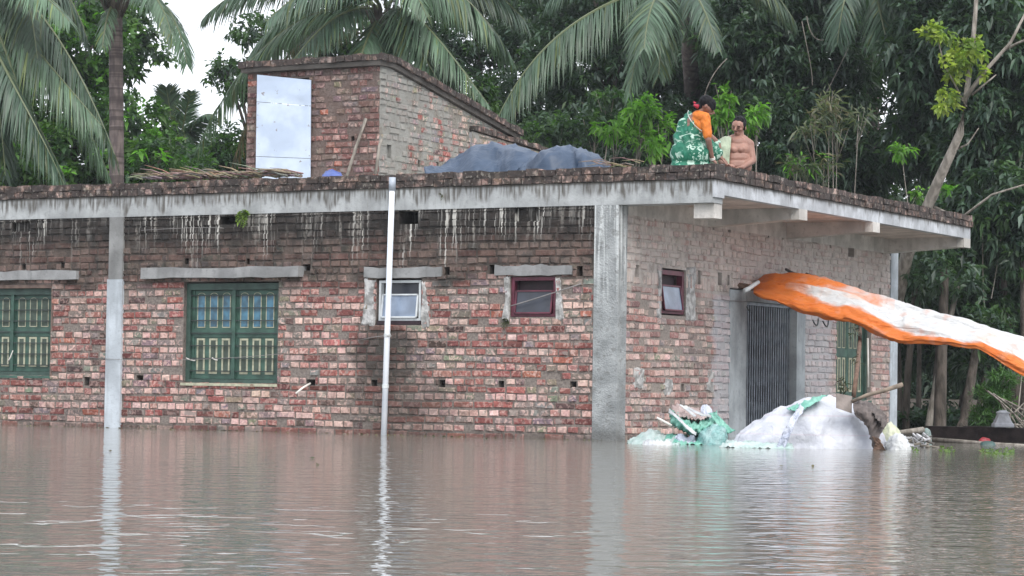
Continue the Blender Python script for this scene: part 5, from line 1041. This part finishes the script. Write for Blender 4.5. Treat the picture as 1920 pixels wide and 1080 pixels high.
# overlapping folds of the sheeting
sheet('sheet_fold', SG([[(1500, 757, 25.0), (1508, 765, 24.9)], [(1482, 785, 24.86), (1492, 792, 24.80)], [(1468, 812, 24.80), (1480, 820, 24.76)], [(1455, 838, 24.78), (1470, 844, 24.74)]]), MT['clear'], hp, .010, 34, 7, freq=3)
tag(sheet('tarp_scrap', SG([[(1475, 766, 25.15), (1495, 757, 25.3), (1520, 747, 25.4)], [(1482, 768, 25.05), (1502, 760, 25.1), (1532, 743, 25.2)], [(1492, 770, 24.98), (1512, 765, 25.0), (1552, 740, 25.1)]]), MT['mint'], None, .012, 36, 7, freq=2), 'mint green tarpaulin scrap on top of the covered heap', 'tarpaulin')
m = M(); a, b, c_, d = P(1568, 737, 24.86), P(1598, 743, 24.92), P(1597, 775, 24.86), P(1568, 765, 24.80); th_ = FHv*.02
m.add([a, b, c_, d, a+th_, b+th_, c_+th_, d+th_], [(0, 3, 2, 1), (4, 5, 6, 7), (0, 1, 5, 4), (3, 7, 6, 2), (1, 2, 6, 5), (0, 4, 7, 3)]); tag(m.build('board', simple('grey_board', (.22, .19, .175), .85, .25, 12, .3)), 'small grey square board standing on the covered heap', 'board')
m = M(); m.tube([P(1598, 753, 24.9), P(1625, 741, 24.85), P(1655, 733, 24.9), P(1692, 721, 24.95)], [.017, .019, .021, .024], 9); tag(m.build('wooden_pole', MT['bamboo'], smooth=True), 'bare wooden pole sticking out to the right over the covered heap', 'pole')
dk = simple('grey_brown_cloth', (.125, .105, .10), .85, .35, 14, .5)
cl = thing('bundled_cloth', P(1630, 842, 24.9)*np.array([1, 1, 0]), 'grey brown cloth draped down the right side of the covered heap', 'cloth')
sheet('cloth', SG([[(1598, 752, 24.98), (1600, 762, 24.84), (1604, 780, 24.82)], [(1618, 752, 25.05), (1622, 770, 24.78), (1622, 795, 24.80)], [(1640, 762, 25.05), (1634, 785, 24.76), (1630, 812, 24.78)], [(1656, 776, 24.95), (1642, 800, 24.74), (1634, 828, 24.76)], [(1664, 792, 24.92), (1650, 815, 24.74), (1638, 845, 24.74)]]), dk, cl, .016, 41, 7, freq=3)
sheet('cloth', SG([[(1632, 770, 24.86), (1642, 784, 24.70)], [(1650, 776, 24.86), (1652, 795, 24.66)], [(1662, 786, 24.86), (1656, 806, 24.68)]]), dk, cl, .016, 42, 8, freq=2)
sheet('cloth', SG([[(1636, 818, 24.72), (1648, 822, 24.68)], [(1640, 834, 24.70), (1656, 836, 24.66)], [(1634, 846, 24.7), (1662, 846, 24.66)]]), MT['rust'], cl, .012, 43, 8, freq=2)
mound('sack', [(1650, 812), (1658, 797), (1668, 791), (1680, 800), (1690, 818), (1697, 840)], 25.6, .22, MT['ochre'], 'yellowish white sack at the right end of the covered heap', 'sack', 51, .010, 2.5)
mound('sack', [(1660, 838), (1668, 822), (1682, 813), (1695, 818), (1702, 828), (1706, 844)], 25.1, .20, MT['sackw'], 'dull white sack half in the water right of the grey brown cloth', 'sack', 52, .010, 2.5)
# tarpaulins by the wall, left of the heap
tag(sheet('tarpaulin', SG([[(1176, 834, 26.0), (1180, 824, 26.4), (1200, 818, 26.9)], [(1198, 834, 25.8), (1205, 820, 26.3), (1215, 808, 26.8)], [(1225, 836, 25.7), (1226, 818, 26.1), (1224, 804, 26.6)], [(1250, 836, 25.7), (1246, 822, 26.1), (1240, 812, 26.6)], [(1275, 834, 25.8), (1272, 824, 26.1), (1262, 818, 26.6)]]), MT['mint_pale'], None, .020, 61, 7, freq=3), 'pale green tarpaulin afloat by the foot of the corner column', 'tarpaulin')
tag(sheet('plastic_sheet', SG([[(1204, 836, 25.5), (1206, 826, 25.7)], [(1222, 839, 25.45), (1224, 823, 25.7)], [(1240, 838, 25.45), (1240, 826, 25.7)], [(1262, 836, 25.5), (1258, 829, 25.7)]]), MT['sackw'], None, .018, 62, 9, freq=3), 'crumpled white plastic floating at the front of the pale green tarpaulin', 'plastic sheet')
tag(sheet('tarpaulin', SG([[(1245, 826, 26.0), (1250, 814, 26.3)], [(1270, 832, 25.9), (1275, 815, 26.3)], [(1300, 834, 25.9), (1300, 818, 26.3)], [(1330, 834, 25.9), (1325, 822, 26.3)], [(1348, 832, 26.0), (1345, 824, 26.3)]]), MT['mint'], None, .022, 63, 8, freq=3.5), 'bright mint tarpaulin strip lying in the water beneath the bundle', 'tarpaulin')
bu = thing('tarpaulin_bundle', P(1315, 834, 26.3)*np.array([1, 1, 0]), 'green and white tarpaulin bundle slung against the brick side wall', 'bundle')
sheet('tarpaulin', SG([[(1254, 770, 26.7), (1257, 782, 26.3), (1262, 795, 26.5)], [(1270, 776, 26.6), (1272, 793, 26.15), (1275, 802, 26.4)], [(1290, 786, 26.5), (1292, 803, 26.05), (1290, 812, 26.3)], [(1310, 788, 26.5), (1308, 806, 26.05), (1304, 818, 26.3)], [(1330, 780, 26.6), (1326, 800, 26.15), (1318, 808, 26.4)], [(1345, 774, 26.7), (1342, 788, 26.3), (1336, 800, 26.5)]]), MT['mint'], bu, .026, 64, 7, freq=4)
sheet('sheet_edge', SG([[(1255, 766, 26.5), (1254, 774, 26.4)], [(1270, 780, 26.2), (1270, 786, 26.1)], [(1285, 795, 26.05), (1284, 801, 26.0)], [(1298, 806, 26.0), (1296, 812, 25.95)], [(1306, 812, 26.0), (1304, 817, 25.98)]]), MT['sackw'], bu, .006, 65, 8, freq=2)
sheet('cloth', SG([[(1258, 762, 26.9), (1262, 774, 26.5)], [(1275, 760, 26.9), (1280, 782, 26.35)], [(1295, 764, 26.9), (1300, 786, 26.3)], [(1315, 772, 26.8), (1318, 786, 26.3)], [(1330, 776, 26.8), (1330, 782, 26.4)]]), MT['pinkish'], bu, .018, 66, 8, freq=3)
sheet('sheet_edge', SG([[(1282, 760, 26.5), (1286, 760, 26.5)], [(1296, 770, 26.35), (1301, 768, 26.35)], [(1312, 778, 26.25), (1317, 775, 26.25)], [(1332, 782, 26.2), (1334, 778, 26.2)]]), MT['sackw'], bu, .004, 67, 6, freq=2)
sheet('sheet_edge', SG([[(1272, 758, 26.5), (1277, 758, 26.5)], [(1285, 768, 26.35), (1290, 766, 26.35)], [(1302, 782, 26.2), (1306, 779, 26.2)]]), MT['sackw'], bu, .004, 68, 6, freq=2)
mound('tarpaulin_bundle', [(1300, 836), (1308, 816), (1320, 804), (1335, 798), (1350, 800), (1362, 812), (1370, 836)], 26.1, .26, plastic('teal_plastic', (.14, .34, .33), (.30, .44, .44), .3, .8), 'teal plastic wrapped bundle resting in the water below the green tarpaulin', 'bundle', 69, .022, 3)
mound('plastic_bag', [(1312, 780), (1315, 764), (1322, 758), (1330, 760), (1336, 770), (1338, 782)], 26.5, .09, MT['clear'], 'cloudy plastic bag on top of the green tarpaulin bundle', 'bag', 70, .010, 2)
mound('plastic_bag', [(1262, 832), (1268, 816), (1278, 814), (1290, 820), (1300, 816), (1308, 834)], 26.1, .12, MT['clear'], 'cloudy plastic bag floating below the pole stub', 'bag', 71, .014, 3)
tag(sheet('tarpaulin', SG([[(1330, 776, 26.35), (1340, 772, 26.3)], [(1342, 792, 26.2), (1354, 786, 26.2)], [(1352, 806, 26.15), (1368, 800, 26.15)], [(1366, 812, 26.1), (1380, 806, 26.1)]]), MT['mint'], None, .012, 72, 7, freq=2.5), 'green tarpaulin edge trailing down to the right of the bundle', 'tarpaulin')
tag(sheet('tarpaulin', SG([[(1348, 838, 24.9), (1362, 825, 25.1)], [(1378, 838, 24.8), (1380, 826, 25.0)], [(1410, 840, 24.75), (1415, 828, 24.95)], [(1450, 842, 24.7), (1450, 830, 24.9)], [(1490, 842, 24.65), (1485, 832, 24.85)]]), MT['mint_pale'], None, .016, 73, 8, freq=3), 'pale mint plastic strip floating along the foot of the covered heap', 'tarpaulin')
m = M(); m.tube([P(1232, 783, 26.3), P(1260, 798, 26.2)], .012, 6); tag(m.build('stick', MT['shell'], smooth=True), 'short white stick left of the green tarpaulin bundle', 'stick')
# things on the far side wall
wire('dry brown stem standing before the green side window', bez([P(1600, 745, 27), P(1606, 700, 27), P(1614, 650, 27.1), (on(1612, 612, 0, .35))], 8), .026, 'rust', 'dry_stem', 'stem'); wire('thin white rod on the right edge of the side window', [on(1627, 634, 0, .08), on(1628, 726, 0, .10)], .016, 'shell', 'rod', 'rod')
r2 = random.Random(4); V = []
C, D = [], []
rg = np.random.default_rng(17)
for (px, py, k) in ((1578, 722, 26), (1588, 738, 16), (1540, 606, 0), (1608, 672, 8), (1600, 618, 14)):
    for i in range(k): C.append(P(px+rg.uniform(-7, 7), py+rg.uniform(-14, 14), 26.9+rg.uniform(-.1, .1))); D.append(rg.normal(size=3))
C, D = np.array(C), np.array(D); V, F, c_ = leaves(C, D, rg.uniform(.05, .12, len(C)), rg.uniform(.008, .016, len(C)), .3, np.array([(.04, .04, .03), (.08, .07, .05), (.03, .045, .03)])[rg.integers(0, 3, len(C))], rg)
tag(link('withered_plant', V, F, MT['leaf_soft'], col=c_), 'withered dark leaves curled above the square board', 'plant', kind='stuff')
for i, (x, y, lab_) in enumerate(((1524, 600, 'dark cord hanging below the awning beside the gate'), (1543, 602, 'short dark cord hanging from the awning over the pale bricks'), (1400, 575, 'thin dark cord hanging at the gate pillar'))):
    wire(lab_, bez([on(x, y, 0, .2), on(x+6, y+14, 0, .2), on(x+10, y+14, 0, .18), on(x+10, y-2, 0, .1)], 8), .010 if i < 2 else .006, 'bar', 'cord', 'cord')
wire('thin wire crossing the gate pillar', [on(1360, 563, 0, .03), on(1400, 566, 0, .03)], .004)
# ------------------------------------------------------------------ right edge, at the waterline
a_, b_ = P(1742, 797, 30.6), P(2000, 806, 29.4); dwn = 1.0
m = M(); u = b_-a_; u[2] = 0; k = 14
for i in range(k): m.slab(np.array([a_[0], a_[1], -dwn])+u*i/k+ZV*0, u/k*.995, FHv*.28, ZV*(dwn+.165+rnd.uniform(-.008, .008)), 0)
tag(m.build('low_wall', simple('dark_wet_brickwork', (.040, .028, .026), .8, .5, 8, .5)), 'dark low wall just above the water at the right', 'wall')
m = M(); m.tube([P(1742, 823, 29.2), P(1800, 828, 28.6), P(1860, 833, 28.2), P(1960, 838, 27.8)], [.022, .026, .024, .02], 8); tag(m.build('floating_log', MT['bark_pale'], smooth=True), 'long pale pole floating in front of the dark low wall', 'pole')
q = P(1880, 803, 29.95); q[2] = .168; m = M(); wp = simple('weathered_white_plaster', (.50, .52, .56), .7, .2, 14, .3)
def fr4(m, c, r, z): return [c+RH*r*sx+FHv*r*sy+ZV*z for sx, sy in ((-1, -1), (1, -1), (1, 1), (-1, 1))]
prof = [(.112, 0), (.118, .012), (.114, .038), (.098, .055), (.082, .09), (.066, .135), (.060, .160), (.068, .165), (.066, .18), (.042, .19), (.038, .205)]; vs = []; [vs.extend(fr4(m, q, r, z)) for r, z in prof]
fs = [(i*4+j, i*4+(j+1) % 4, (i+1)*4+(j+1) % 4, (i+1)*4+j) for i in range(len(prof)-1) for j in range(4)]+[(3, 2, 1, 0), tuple(len(vs)-4+j for j in range(4))]
m.add(vs, fs); tag(m.build('pedestal', wp), 'small white flared pedestal on the dark low wall', 'pedestal')
mound('basin', [(1836, 842), (1840, 829), (1852, 826), (1864, 829), (1869, 842)], 27.9, .10, simple('dark_teal_plastic', (.035, .075, .07), .5, .3), 'dark green basin floating before the low wall', 'basin', 81, .003, 1)
mound('plastic_scrap', [(1832, 832), (1838, 822), (1848, 820), (1856, 824), (1858, 832)], 28.6, .06, simple('red_plastic', (.25, .02, .03), .5, .3), 'scrap of dark red plastic beside the green basin', 'scrap', 82, .004, 1)
m = M(); m.tube([P(1682, 812, 26.4), P(1712, 808, 26.5), P(1730, 806, 26.6)], [.026, .03, .034], 9); tag(m.build('log', MT['bark_pale'], smooth=True), 'pale log lying across floating debris right of the sacks', 'log')
mound('container', [(1728, 822), (1732, 806), (1739, 803), (1745, 810), (1747, 824)], 26.6, .07, simple('grey_green_plastic', (.17, .23, .22), .5, .3), 'rounded grey green container at the end of the pale log', 'container', 83, .003, 1)
m = M(); r2 = random.Random(9)
for i in range(46):
    p_ = P(r2.uniform(1700, 1745), r2.uniform(816, 836), 26.2+r2.uniform(-.3, .3)); p_[2] = r2.uniform(-.02, .10); d_ = np.array([r2.gauss(0, .09), r2.gauss(0, .09), r2.uniform(-.02, .07)]); m.tube([p_, p_+d_], r2.uniform(.006, .016), 5, c=r2.choice([(.30, .30, .31), (.12, .11, .10), (.42, .42, .44), (.2, .18, .15)]))
tag(m.build('floating_debris', simple('debris', (.2, .2, .2), .8, .3, attr=True), col=True), 'grey sticks and rubbish floating right of the covered heap', 'debris', kind='stuff')
m = M()
for i in range(34):
    p_ = P(r2.uniform(1885, 1935), r2.uniform(770, 840), 31+r2.uniform(-.5, .5)); d_ = RH*r2.gauss(.15, .2)+ZV*r2.gauss(-.1, .25)+FHv*r2.gauss(0, .1); m.tube(bez([p_, p_+d_*.5+ZV*r2.uniform(-.05, .05), p_+d_], 4), [.013, .011, .009, .007, .004], 4)
for a_, b_ in (((1852, 733), (1925, 800)), ((1862, 738), (1935, 795)), ((1870, 745), (1920, 770))): m.tube(bez([P(*a_, 31.2), P((a_[0]+b_[0])/2+3, (a_[1]+b_[1])/2-3, 31), P(*b_, 30.8)], 6), .012, 5)
tag(m.build('brushwood', MT['bark_pale'], smooth=True), 'tangle of bare dead branches at the right edge', 'branches', kind='stuff')
for (px, py, d, k, lab_) in ((1870, 849, 26.6, 26, 'light green floating water plants at the right edge'), (1775, 845, 26.6, 8, 'small sprig of water plant floating before the low wall'), (1712, 842, 25.0, 7, 'small green sprig floating beside the white sack')):
    C = []; D = []
    for i in range(k*3): c = P(px+rg.uniform(-22, 22)*(k/26+.2), py+rg.uniform(-5, 5), d); c = on(px+rg.uniform(-28, 28)*(k/26+.15), py+rg.uniform(-6, 6), 2, 0.0); C.append(c); D.append(np.array([rg.normal(), rg.normal(), abs(rg.normal())*.8+.2]))
    C, D = np.array(C), np.array(D); V, F, c_ = leaves(C, D, rg.uniform(.03, .065, len(C)), rg.uniform(.010, .018, len(C)), .2, np.array([(.08, .14, .035), (.11, .18, .05)])[rg.integers(0, 2, len(C))], rg)
    tag(link('water_plant', V, F, MT['leaf_soft'], col=c_), lab_, 'plant', kind='stuff')

rg = np.random.default_rng(91); C = []; D = []; V = []
for i in range(150):
    x = rg.uniform(-8.5, 0); C.append((x, -.06-abs(rg.normal())*.22, .004)); D.append((rg.normal(), rg.normal(), .04))
for i in range(14):
    q = on(rg.uniform(0, 1900), rg.uniform(840, 880), 2, .004); C.append(q); D.append((rg.normal(), rg.normal(), .04))
C, D = np.array(C), np.array(D, float); V, F, c_ = leaves(C, D, rg.uniform(.02, .06, len(C)), rg.uniform(.006, .014, len(C)), .02, np.array([(.10, .08, .05), (.16, .14, .09), (.06, .07, .04), (.24, .22, .19)])[rg.integers(0, 4, len(C))], rg, .05)
tag(link('floating_litter', V, F, MT['leaf_soft'], col=c_), 'scattered fallen leaves and scum floating along the foot of the brick wall', 'litter', kind='stuff')

# ------------------------------------------------------------------ damp evening air
n = bpy.data.materials.new('air'); n.use_nodes = True; t = n.node_tree; t.nodes.remove(t.nodes['Principled BSDF']); v = t.nodes.new('ShaderNodeVolumePrincipled')
v.inputs['Color'].default_value = (.86, .92, 1, 1); v.inputs['Density'].default_value = .0005; v.inputs['Anisotropy'].default_value = .2; t.links.new(v.outputs[0], t.nodes['Material Output'].inputs['Volume'])
m = M(); m.box((-45, -32, -2.2), (40, 75, 12)); tag(m.build('haze', n), 'thin damp air between the camera and the trees', 'haze', kind='stuff')
